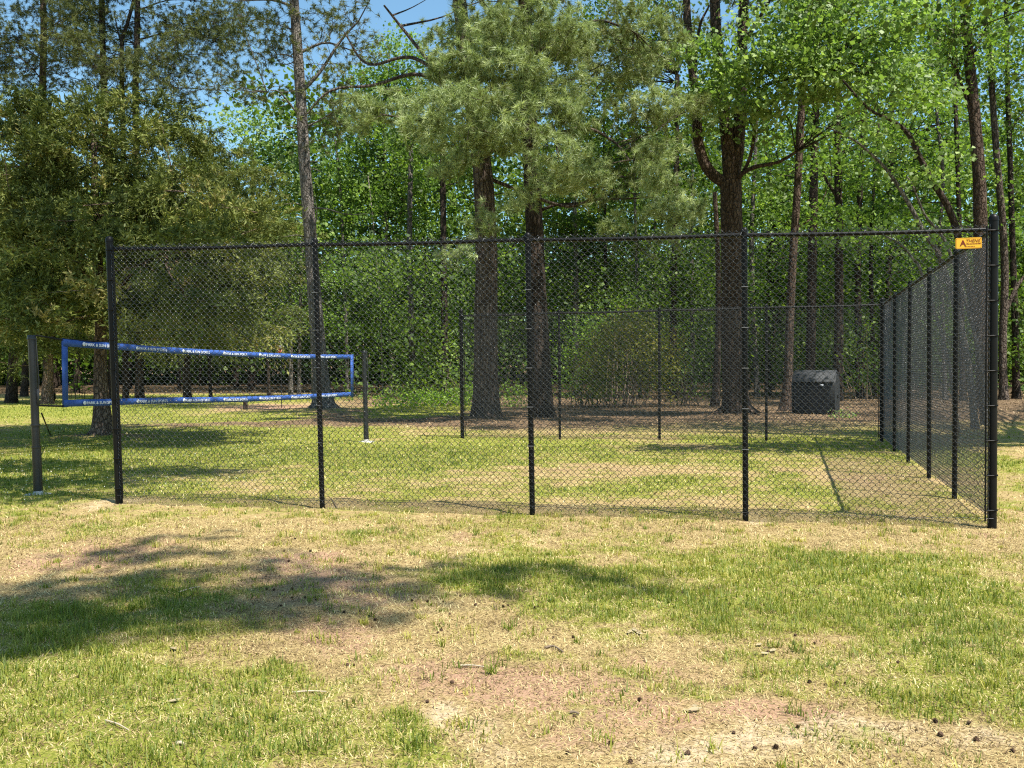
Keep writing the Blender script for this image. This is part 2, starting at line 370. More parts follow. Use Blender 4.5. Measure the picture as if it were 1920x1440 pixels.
# ------------------------------------------------------------------ grass, straw, litter (uncountable)
def scatter(n, ylo, yhi, wide=.60, pad=.6, pw=1.0):
    """points on the ground inside the wedge the photo shows, uniform per area"""
    u = RNG.random(n); y = (ylo ** 2 + u * (yhi ** 2 - ylo ** 2)) ** .5 if pw == 1 else ylo + u ** pw * (yhi - ylo)
    x = (RNG.random(n) * 2 - 1) * (wide * y + pad); return x, y
def blades(x, y, L, W, tilt, az, curve, z0=0.0):
    n = len(x); dx, dy = np.cos(az), np.sin(az)
    sx, sy = -dy, dx
    b = np.stack([x, y, gz(x, y) - .004 + z0], 1)
    up = np.cos(tilt); ou = np.sin(tilt)
    m_ = b + np.stack([dx * ou * L * .5, dy * ou * L * .5, up * L * .55], 1)
    t2 = np.clip(tilt + curve, 0, 1.75)
    tip = m_ + np.stack([dx * np.sin(t2) * L * .5, dy * np.sin(t2) * L * .5, np.cos(t2) * L * .5], 1)
    tip[:, 2] = np.maximum(tip[:, 2], b[:, 2] + .004)
    s = np.stack([sx, sy, np.zeros(n)], 1) * (W / 2)[:, None]
    V = np.stack([b - s, b + s, m_ - s * .8, m_ + s * .8, tip], 1).reshape(-1, 3)
    k = np.arange(n)[:, None] * 5
    return V, k + np.array([0, 1, 3, 2]), k + np.array([2, 3, 4])
def grass_obj(name, zones, mat, chan, mode):
    mb = MB()
    for (n, ylo, yhi, L0, W0) in zones:
        x, y = scatter(n, ylo, yhi); F = fields(x, y); r = RNG.random(n)
        if chan == 'g':
            clump = fbm(x * 9, y * 9, 77, 2)
            keep = r < np.clip((F['g'] * (.45 + 1.1 * fbm(x * 5, y * 5, 83, 3)) - .08) * 1.4, 0, 1) * np.clip((clump - .30) * 4, .12, 1)
        elif chan == 'straw':
            keep = r < np.clip(1 - .5 * F['s'] - .3 * F['c'] - F['l'] - .3 * F['g'], .2, 1) * (F['l'] < .6)
        else: keep = r < np.maximum(F['l'] * .9, np.where(y < 12, .45 * (fbm(x * 2.5, y * 2.5, 47, 3) > .47), 0))
        x, y = x[keep], y[keep]; F = {k: v[keep] for k, v in F.items()}; n = len(x)
        if mode == 'up':
            vig = .55 + .75 * F['g'] * fbm(x * 2.2, y * 2.2, 91, 3) * 1.6
            L = L0 * vig * RNG.uniform(.45, 1.25, n); tilt = np.abs(RNG.normal(.35, .3, n)); cv = RNG.uniform(.1, 1.0, n)
            tint = np.clip(.78 - .55 * F['g'] + RNG.normal(0, .2, n) + (fbm(x * 1.1, y * 1.1, 12) - .5) * .5, 0, 1)
        else:
            L = L0 * RNG.uniform(.4, 1.3, n); tilt = np.clip(RNG.normal(1.3, .25, n), .5, 1.55); cv = RNG.uniform(-.1, .5, n)
            tint = np.clip(.5 + RNG.normal(0, .3, n) + (fbm(x * 1.4, y * 1.4, 33) - .5) * .7 + (fbm(x * 7, y * 7, 34, 2) - .5) * .5, 0, 1)
        V, Q, T = blades(x, y, L, W0 * RNG.uniform(.6, 1.3, n), tilt, RNG.uniform(0, 6.283, n), cv, RNG.uniform(0, .006, n) if mode != 'up' else 0)
        mb.add(V, Q, T, tint, tint)
    if mode == 'up':        # stray tufts standing by themselves on the thin ground
        nt_ = 1100; cx, cy = scatter(nt_, 3.3, 10.5); nb = RNG.integers(8, 34, nt_); idx = np.repeat(np.arange(nt_), nb); n = len(idx)
        sg = RNG.uniform(.015, .06, nt_)[idx]; x = cx[idx] + RNG.normal(0, 1, n) * sg; y = cy[idx] + RNG.normal(0, 1, n) * sg
        L = RNG.uniform(.035, .085, nt_)[idx] * RNG.uniform(.5, 1.2, n); tt = RNG.uniform(.1, .85, nt_)[idx]
        V, Q, T = blades(x, y, L, RNG.uniform(.004, .0075, n), np.abs(RNG.normal(.35, .3, n)), RNG.uniform(0, 6.283, n), RNG.uniform(.1, 1., n)); tt = np.clip(tt + RNG.normal(0, .15, n), 0, 1); mb.add(V, Q, T, tt, tt)
    o = mb.build(name, mat); tag(o, kind='stuff'); return o
tag(grass_obj('green_grass', [(100000, 3.2, 6.2, .052, .0048), (120000, 6.2, 10, .054, .0068), (110000, 10, 19, .055, .011), (70000, 19, 40, .06, .022), (24000, 40, 64, .08, .05)], M_grass, 'g', 'up'),
    'short green grass growing in patches across the lawn', 'grass')
tag(grass_obj('dry_grass', [(150000, 3.2, 6.2, .034, .0042), (130000, 6.2, 10, .040, .006), (60000, 10, 19, .06, .011), (25000, 19, 32, .07, .022)], M_straw, 'straw', 'flat'),
    'dead straw coloured grass lying over the lawn', 'dry grass')
tag(grass_obj('leaf_litter', [(40000, 3.2, 6, .026, .004), (50000, 6, 11, .032, .006), (50000, 20, 45, .10, .03), (30000, 45, 75, .14, .07)], M_litter, 'l', 'flat'),
    'brown fallen leaves and needles under the trees', 'leaf litter')
# clover heads on the lawn to the left
x, y = scatter(3800, 11, 24); k = (x < -.22 * y) & (RNG.random(3800) < smooth(.45, .6, fbm(x * .7, y * .7, 55)) * .9); x, y = x[k], y[k]; n = len(x)
mb = MB(); base = np.stack([x, y, gz(x, y) + RNG.uniform(.05, .10, n)], 1)
octv = np.array([(1, 0, 0), (0, 1, 0), (-1, 0, 0), (0, -1, 0), (0, 0, .9), (0, 0, -.9)]) * .009
V = (base[:, None] + octv[None]).reshape(-1, 3)
T = (np.arange(n)[:, None, None] * 6 + np.array([(0, 1, 4), (1, 2, 4), (2, 3, 4), (3, 0, 4), (1, 0, 5), (2, 1, 5), (3, 2, 5), (0, 3, 5)])[None]).reshape(-1, 3)
mb.add(V, None, T, tt=RNG.random(len(T))); tag(mb.build('clover_flowers', M_clover), 'tiny white clover heads dotting the shaded lawn', 'clover', kind='stuff')

# ------------------------------------------------------------------ the chain link fence
fence = empty('chain_link_fence', gnd(1860, 990), 'tall black vinyl chain link fence round three sides of the court', 'fence')
A = gnd(224, 944); B = gnd(1860, 990); C = gnd(1653, 827); D = gnd(867, 822)
for p in (A, B, C, D): p[2] = 0
FH = 2.93
def lean(px_top, base, h):      # horizontal shift along the photo's width so that the post leans as it does in the photo
    v = at(px_top, 400, base[1]); return np.array([v[0] - at(960, 400, base[1])[0] - 0, 0, 0])
def toppt(base, dx, h): return base + np.array([dx, 0, h])
def top(base, px, py, dx): t = at(px, py, base[1]); return np.array([base[0] + dx, base[1], t[2] + .03])
TA, TB, TC, TD = top(A, 208, 467, -.085), top(B, 1856, 430, 0), top(C, 1650, 571, 0), top(D, 867, 592, -.02)
def u_at(P0, P1, px):
    lo, hi = 0., 1.
    x_ = lambda u: 960 + FPX * ((P0 + (P1 - P0) * u - EYE) @ _r) / ((P0 + (P1 - P0) * u - EYE) @ _d)
    sg = 1 if x_(1.) > x_(0.) else -1
    for _ in range(50):
        m_ = (lo + hi) / 2
        if (x_(m_) - px) * sg < 0: lo = m_
        else: hi = m_
    return lo
def run_pts(P0, P1, T0, T1, u, v):
    """u along the run (0..1), v height (0..1)"""
    u = np.asarray(u)[..., None]; v = np.asarray(v)[..., None]
    return (P0 + (P1 - P0) * u) * (1 - v) + (T0 + (T1 - T0) * u) * v
def chain_panel(name, P0, P1, T0, T1, side, label):
    Lr = np.linalg.norm(P1 - P0); Hh = np.linalg.norm(T0 - P0)
    p = .0355; nw = int(Lr / p); p = Lr / nw
    nz = int(2 * (Hh - .07) / .071); hz = (Hh - .06 + .012) / nz
    dirn = (P1 - P0) / Lr; nrm = np.array([dirn[1], -dirn[0], 0]) * side
    rr = .0024
    s = np.repeat(np.where(np.arange(nz + 1) % 2 == 0, -1.0, 1.0), 2)
    ztab = .06 + np.repeat(np.arange(nz + 1) * hz, 2) + np.tile([-.0045, .0045], nz + 1)
    dep = np.tile([-1, 1], nz + 1) * .0032 * s
    dep = dep + .045
    allV = []; k = 4
    n = len(ztab)
    alt = np.where(np.arange(nw) % 2 == 0, 1.0, -1.0)[:, None]
    us = (np.arange(nw) + .5)[:, None] * p + alt * s[None] * (p / 2 + .0015)
    us = np.clip(us, .045, Lr - .045) + RNG.normal(0, .0009, us.shape)
    Pc = run_pts(P0, P1, T0, T1, us / Lr, (ztab / Hh)[None] * np.ones((nw, 1))) + nrm * (.045 + (dep - .045)[None] * alt)[..., None]
    # square tubes, vectorised
    Tn = np.gradient(Pc, axis=1); Tn /= np.linalg.norm(Tn, axis=2, keepdims=True)
    N1 = np.cross(Tn, nrm); N1 /= np.linalg.norm(N1, axis=2, keepdims=True) + 1e-9; N2 = np.cross(Tn, N1)
    ring = [Pc + rr * (N1 * math.cos(a) + N2 * math.sin(a)) for a in (0, math.pi / 2, math.pi, 1.5 * math.pi)]
    V = np.stack(ring, 2).reshape(-1, 3)
    w = np.arange(nw)[:, None, None] * (n * k); i = np.arange(n - 1)[None, :, None] * k; j = np.arange(k)[None, None]
    Q = np.stack([w + i + j, w + i + (j + 1) % k, w + i + k + (j + 1) % k, w + i + k + j], -1).reshape(-1, 4)
    mb = MB(); mb.add(V, Q); o = mb.build(name, M_wire, fence, True); o['label'] = label
    return o
chain_panel('chain_link_mesh', A, B, TA, TB, 1, 'long front panel of black chain link mesh')
chain_panel('chain_link_mesh', B, C, TB, TC, 1, 'right hand side panel of black mesh seen at a slant')
chain_panel('chain_link_mesh', D, C, TD, TC, 1, 'rear panel of black mesh across the court')
def fence_run(P0, P1, T0, T1, pxs):
    n = len(pxs) + 1; us_ = [u_at(P0, P1, q) for q in pxs]
    L = np.linalg.norm(P1 - P0); dirn = (P1 - P0) / L; nrm = np.array([dirn[1], -dirn[0], 0])
    for u in us_:
        b = run_pts(P0, P1, T0, T1, u, 0.); t = run_pts(P0, P1, T0, T1, u, 1.); b = b + RNG.normal(0, .008, 3) * (1, 1, 0)
        mb = MB(); P = np.linspace(b - (0, 0, .05), t - (0, 0, .02), 6); mb.tube(P, .030, 14)
        o = mb.build('line_post', M_vinyl, fence, True)
        mb = MB(); mb.lathe(t + (0, 0, -.055), [(.034, 0), (.034, .05), (.036, .06), (.033, .085), (.02, .10), (0.001, .104)], 14)
        mb.build('loop_cap', M_vinyl, o, True)
        for q in np.arange(.25, .95, .14):
            mb = MB(); c = b + (t - b) * q; mb.tube([c + nrm * .05 - dirn * .034, c + nrm * .052, c + nrm * .05 + dirn * .034], .004, 5)
            mb.build('wire_tie', M_steel_glint, o, True)
    up = (T0 - P0) / np.linalg.norm(T0 - P0)
    mb = MB(); q = np.linspace(0, 1, 40)[:, None]; sag = np.zeros((40, 3)); sag[:, 2] = -.012 * np.abs(np.sin(q[:, 0] * n * math.pi))
    mb.tube(T0 + (T1 - T0) * q + sag - (0, 0, .03), .021, 12); r = mb.build('top_rail', M_vinyl, fence, True)
    nt_ = int(L / .30)
    for k in range(1, nt_):
        mb = MB(); c = T0 + (T1 - T0) * (k / nt_) - (0, 0, .03); a = []
        for w in np.linspace(0, 1, 9):
            th = -2.6 + w * 5.2
            a.append(c + dirn * (w - .5) * .05 + (nrm * math.cos(th) + np.array([0, 0, 1]) * math.sin(th)) * .0255)
        mb.tube(a, .0032, 5); mb.build('rail_tie', M_steel_glint, r, True)
    mb = MB(); P = P0 + (P1 - P0) * q + (0, 0, .10) + nrm * .045; P[:, 2] += RNG.normal(0, .006, 40); mb.tube(P, .0026, 5); mb.build('tension_wire', M_wire, fence, True)
fence_run(A, B, TA, TB, (604, 998, 1399)); fence_run(B, C, TB, TC, (1791, 1741, 1705, 1677)); fence_run(D, C, TD, TC, (1050, 1237, 1437))
def terminal(b, t, dirs, label, rust=False):
    mb = MB(); ax = (t - b) / np.linalg.norm(t - b); b0 = b - (0, 0, .06); t0 = t + ax * .07
    mb.tube(np.linspace(b0, t0, 8), .043, 18); o = mb.build('terminal_post', M_vinyl, fence, True); o['label'] = label
    mb = MB(); mb.lathe(t0 - ax * .015, [(.047, 0), (.047, .03), (.042, .042), (.028, .06), (.012, .068), (.001, .070)], 16, axis=ax); mb.build('post_cap', M_vinyl, o, True)
    for d in dirs:
        nrm = np.array([d[1], -d[0], 0])
        if nrm[1] > 0: nrm = -nrm
        off = d * .075 + nrm * .045
        mb = MB(); P = np.linspace(b + off + (0, 0, .07), t + off, 4); mb.tube(P, .009, 6); mb.build('tension_bar', M_vinyl, o, True)
        for q in np.linspace(.06, .985, 9):
            mb = MB(); c = b + (t - b) * q; ang = np.linspace(0, 2 * math.pi, 17); e2 = np.array([0, 0, 1])
            ring = [c + (np.array([math.cos(a), math.sin(a), 0])) * .046 for a in ang]; mb.tube(ring, .007, 6, False)
            mb.tube([c + nrm * .045, c + nrm * .052 + d * .04, c + off + d * .012], .007, 6)
            mb.build('tension_band', M_vinyl, o, True)
dAB = (B - A) / np.linalg.norm(B - A); dBC = (C - B) / np.linalg.norm(C - B); dDC = (C - D) / np.linalg.norm(C - D)
terminal(A, TA, [dAB], 'left end post of the front run'); terminal(B, TB, [-dAB, dBC], 'front corner post beside the yellow sign')
terminal(C, TC, [-dBC, -dDC], 'rear corner post'); terminal(D, TD, [dDC], 'rear end post')

# ------------------------------------------------------------------ yellow fence maker's sign, wired to the mesh
def text_mesh(txt, size, shear=0.0, bold=0.0):
    cu = bpy.data.curves.new('lettering', 'FONT'); cu.body = txt; cu.size = size; cu.shear = shear; cu.offset = bold; cu.extrude = .0012
    cu.resolution_u = 3
    ob = bpy.data.objects.new('lettering', cu); COL.objects.link(ob); dg = bpy.context.evaluated_depsgraph_get(); dg.update()
    me = bpy.data.meshes.new_from_object(ob.evaluated_get(dg)); bpy.data.objects.remove(ob); bpy.data.curves.remove(cu)
    v = np.empty(len(me.vertices) * 3, np.float32); me.vertices.foreach_get('co', v); v = v.reshape(-1, 3)
    return me, v
def place_text(me, v, origin, ex, ey, en, mat, parent, name='lettering', fitw=None):
    w = v[:, 0].max() - v[:, 0].min(); s = 1 if fitw is None else fitw / w
    co = np.asarray(origin) + np.outer((v[:, 0] - v[:, 0].min()) * s, ex) + np.outer(v[:, 1], ey) + np.outer(v[:, 2], en)
    me.vertices.foreach_set('co', co.astype(np.float32).ravel()); me.update(); me.materials.clear(); me.materials.append(mat)
    o = bpy.data.objects.new(name, me); COL.objects.link(o); attach(o, parent); return o
nAB = np.array([dAB[1], -dAB[0], 0]); Zv = np.array([0, 0, 1.0])
def on_fence(px, py):
    v = ray(px, py); t = ((A + nAB * .052 - EYE) @ nAB) / (v @ nAB); return EYE + v * t
s00 = on_fence(1792, 467); s10 = on_fence(1841, 465); s01 = on_fence(1792.5, 448)
ex = (s10 - s00); sw = np.linalg.norm(ex); ex /= sw; sh = .107; ey = np.cross(nAB, ex); ey = ey / np.linalg.norm(ey)
if ey[2] < 0: ey = -ey
sign = empty('fence_sign', s00, 'small yellow metal sign with dark red lettering on the mesh near the front corner post', 'sign')
def plate(o, w, h, rad, n=5):
    pts = []
    for cx, cy, a0 in ((w - rad, rad, -90), (w - rad, h - rad, 0), (rad, h - rad, 90), (rad, rad, 180)):
        for k in range(n + 1):
            a = math.radians(a0 + 90 * k / n); pts.append((cx + rad * math.cos(a), cy + rad * math.sin(a)))
    return pts
def solid(mb, pts, o, ex, ey, en, th, tint=.5):
    n = len(pts); F = np.array([o + ex * a + ey * b for a, b in pts]); Bk = F - en * th
    c = F.mean(0); mb.add(np.vstack([F, c]), T=[(i, (i + 1) % n, n) for i in range(n)])
    mb.add(np.vstack([Bk, Bk.mean(0)]), T=[((i + 1) % n, i, n) for i in range(n)])
    mb.add(np.vstack([F, Bk]), Q=[(i + n, (i + 1) % n + n, (i + 1) % n, i) for i in range(n)])
mb = MB(); solid(mb, plate(None, sw, sh, .012), s00, ex, ey, nAB, .003); pl = mb.build('sign_plate', M_yellow, sign)
me, v = text_mesh('A', .075, 0, .0025); place_text(me, v, s00 + ex * .038 + ey * .030 + nAB * .001, ex, ey, nAB, M_redbrown, pl)
me, v = text_mesh('THENS', .043, .25, .0); place_text(me, v, s00 + ex * .098 + ey * .060 + nAB * .001, ex, ey, nAB, M_redbrown, pl, fitw=sw * .53)
mb = MB()
for k in range(9):       # the unreadable second and third lines are only worn strokes in the photo
    mb.add([s00 + ex * (.100 + .0145 * k + dx * .0115) + ey * (.040 + dy * (.013 if k in (0, 8) else .009)) + nAB * .0012 for dx, dy in ((0, 0), (1, 0), (1, 1), (0, 1))], [(0, 1, 2, 3)])
for k in range(7): mb.add([s00 + ex * (.085 + .0135 * k + dx * .009) + ey * (.017 + dy * .007) + nAB * .0012 for dx, dy in ((0, 0), (1, 0), (1, 1), (0, 1))], [(0, 1, 2, 3)])
pts = plate(None, sw - .012, sh - .012, .008); q = [s00 + ex * (a + .006) + ey * (b + .006) + nAB * .0012 for a, b in pts]; q2 = [s00 + ex * (.006 + (sw - .012) / 2 + (a - (sw - .012) / 2) * .985) + ey * (.006 + (sh - .012) / 2 + (b - (sh - .012) / 2) * .96) + nAB * .0012 for a, b in pts]
n = len(q); mb.add(q + q2, [(i, (i + 1) % n, n + (i + 1) % n, n + i) for i in range(n)])
mb.build('printed_lines', M_redbrown, pl)
mb = MB()
for a, b in ((.01, .01), (sw - .01, .01), (.01, sh - .01), (sw - .01, sh - .01)): mb.tube([s00 + ex * a + ey * b + nAB * .002, s00 + ex * a + ey * b - nAB * .02], .003, 6)
mb.build('wire_tie', M_steel_glint, sign)

# ------------------------------------------------------------------ volleyball net on two posts
N0 = gnd(72, 927); N1 = gnd(687, 829); N0[2] = N1[2] = 0
dN = (N1 - N0); LN = np.linalg.norm(dN); dN = dN / LN; nN = np.array([dN[1], -dN[0], 0])
def net_t(px):        # distance along the net at which it crosses pixel column px
    lo, hi = 0, LN
    for _ in range(50):
        m_ = (lo + hi) / 2; p = N0 + dN * m_ - EYE; x_ = 960 + FPX * (p @ _r) / (p @ _d)
        if x_ < px: lo = m_
        else: hi = m_
    return lo
def netz(px, py):
    p = N0 + dN * net_t(px); return at(px, py, p[1])[2]
def net_post(b, ztop, dx, label, side):
    r = empty('net_post', b, label, 'net post', 'posts of the volleyball net')
    t = b + np.array([dx, 0, ztop])
    mb = MB(); mb.tube(np.linspace(b - (0, 0, .05), t, 6), .049, 18); mb.tube(np.linspace(b - (0, 0, .05), b + (t - b) * .30, 3), .056, 18); p = mb.build('post', M_netpost, r, True)
    mb = MB(); mb.lathe(t, [(.052, -.02), (.052, .012), (.04, .02), (.001, .022)], 18); mb.build('cap', M_netpost, r, True)
    mb = MB(); c = b + (t - b) * .62
    mb.box(c + nN * .06, .02, .03, .20, math.atan2(dN[1], dN[0])); mb.tube([c + nN * .07 + (0, 0, .1), c + nN * .10 - dN * .02 + (0, 0, .2), t + nN * .055 + dN * .01], .006, 6); mb.build('crank_strap', M_plastic_grey, r)
    for q in (.30, .44, .985): mb = MB(); mb.lathe(b + (t - b) * q, [(.058, -.012), (.060, 0), (.058, .012)], 18); mb.build('collar', M_netpost, r, True)
    mb = MB(); g = np.random.default_rng(3)
    prof = [(.17, -.03), (.16, .004), (.13, .010), (.09, .014), (.05, .016)]
    mb.lathe((b[0], b[1], gz(b[0], b[1])), prof, 14); o = mb.build('concrete_footing', M_concrete, r)
    for v_ in o.data.vertices: v_.co.x += random.uniform(-.03, .03); v_.co.y += random.uniform(-.03, .03)
    mb = MB(); mb.lathe((b[0], b[1], gz(b[0], b[1])), [(.062, .0), (.060, .04), (.055, .05)], 18); mb.build('bare_sleeve', M_concrete, r, True)
    return r
net_post(N0, 2.02, -.06, 'black round post holding the near end of the blue taped net', 1)
net_post(N1, netz(684, 659), -.04, 'black round post holding the far end of the blue taped net', -1)
net = empty('volleyball_net', N0, 'blue taped volleyball net with white printed lettering strung between two black posts', 'net')
ta, tb = net_t(121), net_t(663)
zt = [(net_t(a), netz(a, b)) for a, b in ((121, 636), (300, 650), (450, 659), (560, 664), (663, 665))]
zb = [(net_t(a), netz(a, b)) for a, b in ((121, 763), (300, 757), (450, 754), (560, 749), (663, 743))]
def interp(tab, t): return np.interp(t, [a for a, _ in tab], [b for _, b in tab])
TW = .092
def tape(zf, sgn, name, label):
    ts = np.linspace(ta, tb, 60); mb = MB(); th = .004
    z0 = zf(ts); z1 = z0 - sgn * TW
    wv = .008 * np.sin(ts * 5.1) + .006 * np.sin(ts * 11.7 + 1)
    base = N0 + dN * ts[:, None] + nN * wv[:, None]
    rows = [base + nN * th + Zv * z0[:, None], base + nN * th + Zv * z1[:, None], base - nN * th + Zv * z1[:, None], base - nN * th + Zv * z0[:, None]]
    V = np.stack(rows, 1).reshape(-1, 3); n = len(ts)
    i = np.arange(n - 1)[:, None] * 4; j = np.arange(4)[None]
    Q = np.stack([i + j, i + (j + 1) % 4, i + 4 + (j + 1) % 4, i + 4 + j], -1).reshape(-1, 4)
    mb.add(V, Q); mb.add(V[:4], [(0, 1, 2, 3)]); mb.add(V[-4:], [(3, 2, 1, 0)])
    o = mb.build(name, M_tape, net); o['label'] = label
    step = 1.02; k = 0; t = ta + .32
    while t + .72 < tb:
        zc = float(zf(np.array([t + .34]))[0]) - (TW * .72 if sgn > 0 else -TW * .26); slope = (float(zf(np.array([t + .7]))[0]) - float(zf(np.array([t]))[0])) / .7
        exx = dN + Zv * slope; me, v = text_mesh('PARK & SUN SPORTS', .055, 0, .0008)
        og = N0 + dN * t + Zv * (float(zf(np.array([t]))[0]) - (TW * .74 if sgn > 0 else -TW * .27)) + nN * .016
        place_text(me, v, og + dN * .07, exx, Zv, nN, M_white, o, fitw=.60)
        mb = MB(); mb.lathe(og + dN * .032 + Zv * .022, [(.028, 0), (.028, .003), (.0, .003)], 12, axis=nN); mb.lathe(og + dN * .038 + Zv * .028, [(.010, .0032), (.010, .0046), (0, .0046)], 8, axis=nN); mb.build('round_emblem', M_white, o)
        t += step
    return o
tape(lambda t: interp(zt, t), 1, 'tape', 'top tape'); tape(lambda t: interp(zb, t), -1, 'tape', 'bottom tape')
for t0 in (ta, tb - .0):
    mb = MB(); z0, z1 = interp(zb, t0), interp(zt, t0); P = N0 + dN * t0; w = .09 if t0 == ta else .11
    mb.box(P + Zv * (z0 + z1) / 2 + dN * (.03 if t0 == ta else -.05), w, .014, z1 - z0 + .012, math.atan2(dN[1], dN[0]))
    mb.build('side_tape', M_tape, net)
mb = MB(); ts = np.linspace(ta + .06, tb - .06, 80)
for q in np.linspace(0, 1, 10)[1:-1]:
    z = (interp(zb, ts) + TW) * (1 - q) + (interp(zt, ts) - TW) * q; mb.tube(N0 + dN * ts[:, None] + Zv * z[:, None], .0011, 3, False)
for t in np.arange(ta + .08, tb - .06, .10):
    mb.tube([N0 + dN * t + Zv * (interp(zb, t) + TW * .9), N0 + dN * t + Zv * (interp(zt, t) - TW * .9)], .0011, 3, False)
mb.build('netting', M_cord, net)
mb = MB()
for tab, sgn, zz0, zz1 in ((zt, 1, netz(68, 629), netz(684, 663)), (zb, -1, netz(74, 760), netz(685, 745))):
    mb.tube([N0 + Zv * zz0, N0 + dN * ta + Zv * (interp(tab, ta) - sgn * .01)], .013 if sgn < 0 else .012, 8); mb.tube([N0 + dN * tb + Zv * (interp(tab, tb) - sgn * .02), N1 + Zv * zz1], .005, 6)
ts = np.linspace(ta, ta + 1.2, 12); mb.tube(N0 + dN * ts[:, None] + Zv * (interp(zt, ts) + .006)[:, None], .008, 6)
mb.build('cord', M_cord, net, True)
rod = at(78, 775, N0[1] + .9); rod2 = gnd(94, 815)
mb = MB(); mb.tube([rod, rod2], .012, 8); mb.lathe(rod2, [(.016, -.02), (.016, .03), (0, .035)], 8); st = mb.build('leaning_stake', M_cord); tag(st, 'thin dark stake leaning on the shaded lawn behind the near net post', 'stake')

# ------------------------------------------------------------------ foliage builders
def unit(v): return v / (np.linalg.norm(v, axis=-1, keepdims=True) + 1e-9)
def leaves(C, size, g, up=.6, tint=None):
    n = len(C); N = unit(g.normal(0, 1, (n, 3)) * (1, 1, .8) + (SUN * .25 + np.array([0, 0, up]))); A_ = unit(np.cross(N, g.normal(0, 1, (n, 3)))); B_ = np.cross(N, A_)
    s = (size * (.45 + g.random(n) ** 1.3 * 1.0))[:, None]; w = s * g.uniform(.38, .5, n)[:, None]; f = N * s * g.uniform(-.12, .12, n)[:, None]
    V = np.stack([C - A_ * s * .5, C + B_ * w - A_ * s * .06 + f, C + A_ * s * .5, C - B_ * w - A_ * s * .06 + f], 1).reshape(-1, 3)
    Q = np.arange(n * 4).reshape(-1, 4)
    t = np.clip(.5 + g.normal(0, .22, n) if tint is None else tint + g.normal(0, .16, n), 0, 1); return V, Q, t
def tufts(C, D, L, g, k=34, w=.008, tint=.5):
    n = len(C); D = unit(D)
    r = unit(g.normal(0, 1, (n, k, 3)))
    d = unit(D[:, None] * g.uniform(.25, 1.3, (n, k, 1)) + r)
    st = C[:, None] - D[:, None] * g.uniform(-.02, .16, (n, k, 1))
    l = L * g.uniform(.65, 1.1, (n, k, 1)); side = unit(np.cross(d, g.normal(0, 1, (n, k, 3)))) * w * .5
    tip = st + d * l; tip[..., 2] -= .18 * l[..., 0]
    V = np.stack([st - side, st + side, tip], 2).reshape(-1, 3); T = np.arange(n * k * 3).reshape(-1, 3)
    t = np.clip(np.repeat(np.broadcast_to(tint, (n,)) + g.normal(0, .14, n), k) + g.normal(0, .13, n * k), 0, 1); return V, T, t
def sprays(C, D, L, g, k=10, m_=9, tint=.5, w=.022, droop=.3):
    """feathery cedar sprays: k branchlets of m_ scale leaves"""
    n = len(C); D = unit(D); d = unit(D[:, None] + g.normal(0, .55, (n, k, 3))); q = np.linspace(.15, 1, m_)
    l = L * g.uniform(.5, 1.15, (n, k, 1, 1)); P = C[:, None, None] + d[:, :, None] * l * q[None, None, :, None]
    P[..., 2] -= droop * l[..., 0] * q ** 2
    P = P + g.normal(0, .02, P.shape)
    N = unit(g.normal(0, 1, P.shape) + (0, 0, .5)); a = unit(d[:, :, None] + g.normal(0, .6, P.shape)); b = unit(np.cross(N, a))
    s = (g.uniform(.07, .15, P.shape[:3]) * (L / .5) ** .5)[..., None]; wv = s * g.uniform(.09, .19, P.shape[:3])[..., None]
    V = np.stack([P - a * s * .5, P + b * wv, P + a * s * .6, P - b * wv], 3).reshape(-1, 3)
    Q = np.arange(len(V)).reshape(-1, 4); t = np.clip(np.repeat(np.broadcast_to(tint, (n,)) + g.normal(0, .15, n), k * m_) + g.normal(0, .12, len(Q)), 0, 1)
    return V, Q, t

def blob_clumps(blobs, Z, g, dens, zmin=.25):
    """blobs (px,py,rx,ry,dz,depth radius[,density factor]) -> clump centres in the world"""
    out_ = []; cen = []
    for b in blobs:
        px, py, rx, ry, dz, rz = b[:6]; f = b[6] if len(b) > 6 else 1
        y = Z + dz; c = at(px, py, y); sx = rx * y / FPX; sz = ry * y / FPX
        n = max(2, int(dens * f * math.pi * sx * sz)); u = unit(g.normal(0, 1, (n, 3))) * (g.random((n, 1)) ** .42)
        p = c + u * (sx, rz, sz); p = p[p[:, 2] > zmin]
        out_.append(p); cen.append(np.repeat(c[None], len(p), 0))
    return np.concatenate(out_), np.concatenate(cen)

def nearest_on(skel, p):
    """pick an attachment on the skeleton, a bit lower than the clump"""
    q = skel; d = np.linalg.norm(q - (p - np.array([0, 0, .25 * abs(p[2])  * .2])), axis=1) + .9 * np.maximum(0, q[:, 2] - p[2]); return q[int(np.argmin(d))]

def trunk_profile(P, r0, r1, flare):
    h = P[:, 2] - P[0, 2]; t = np.linspace(0, 1, len(P)); return (r0 + (r1 - r0) * t) * (1 + flare * np.exp(-np.maximum(h, 0) / .45))

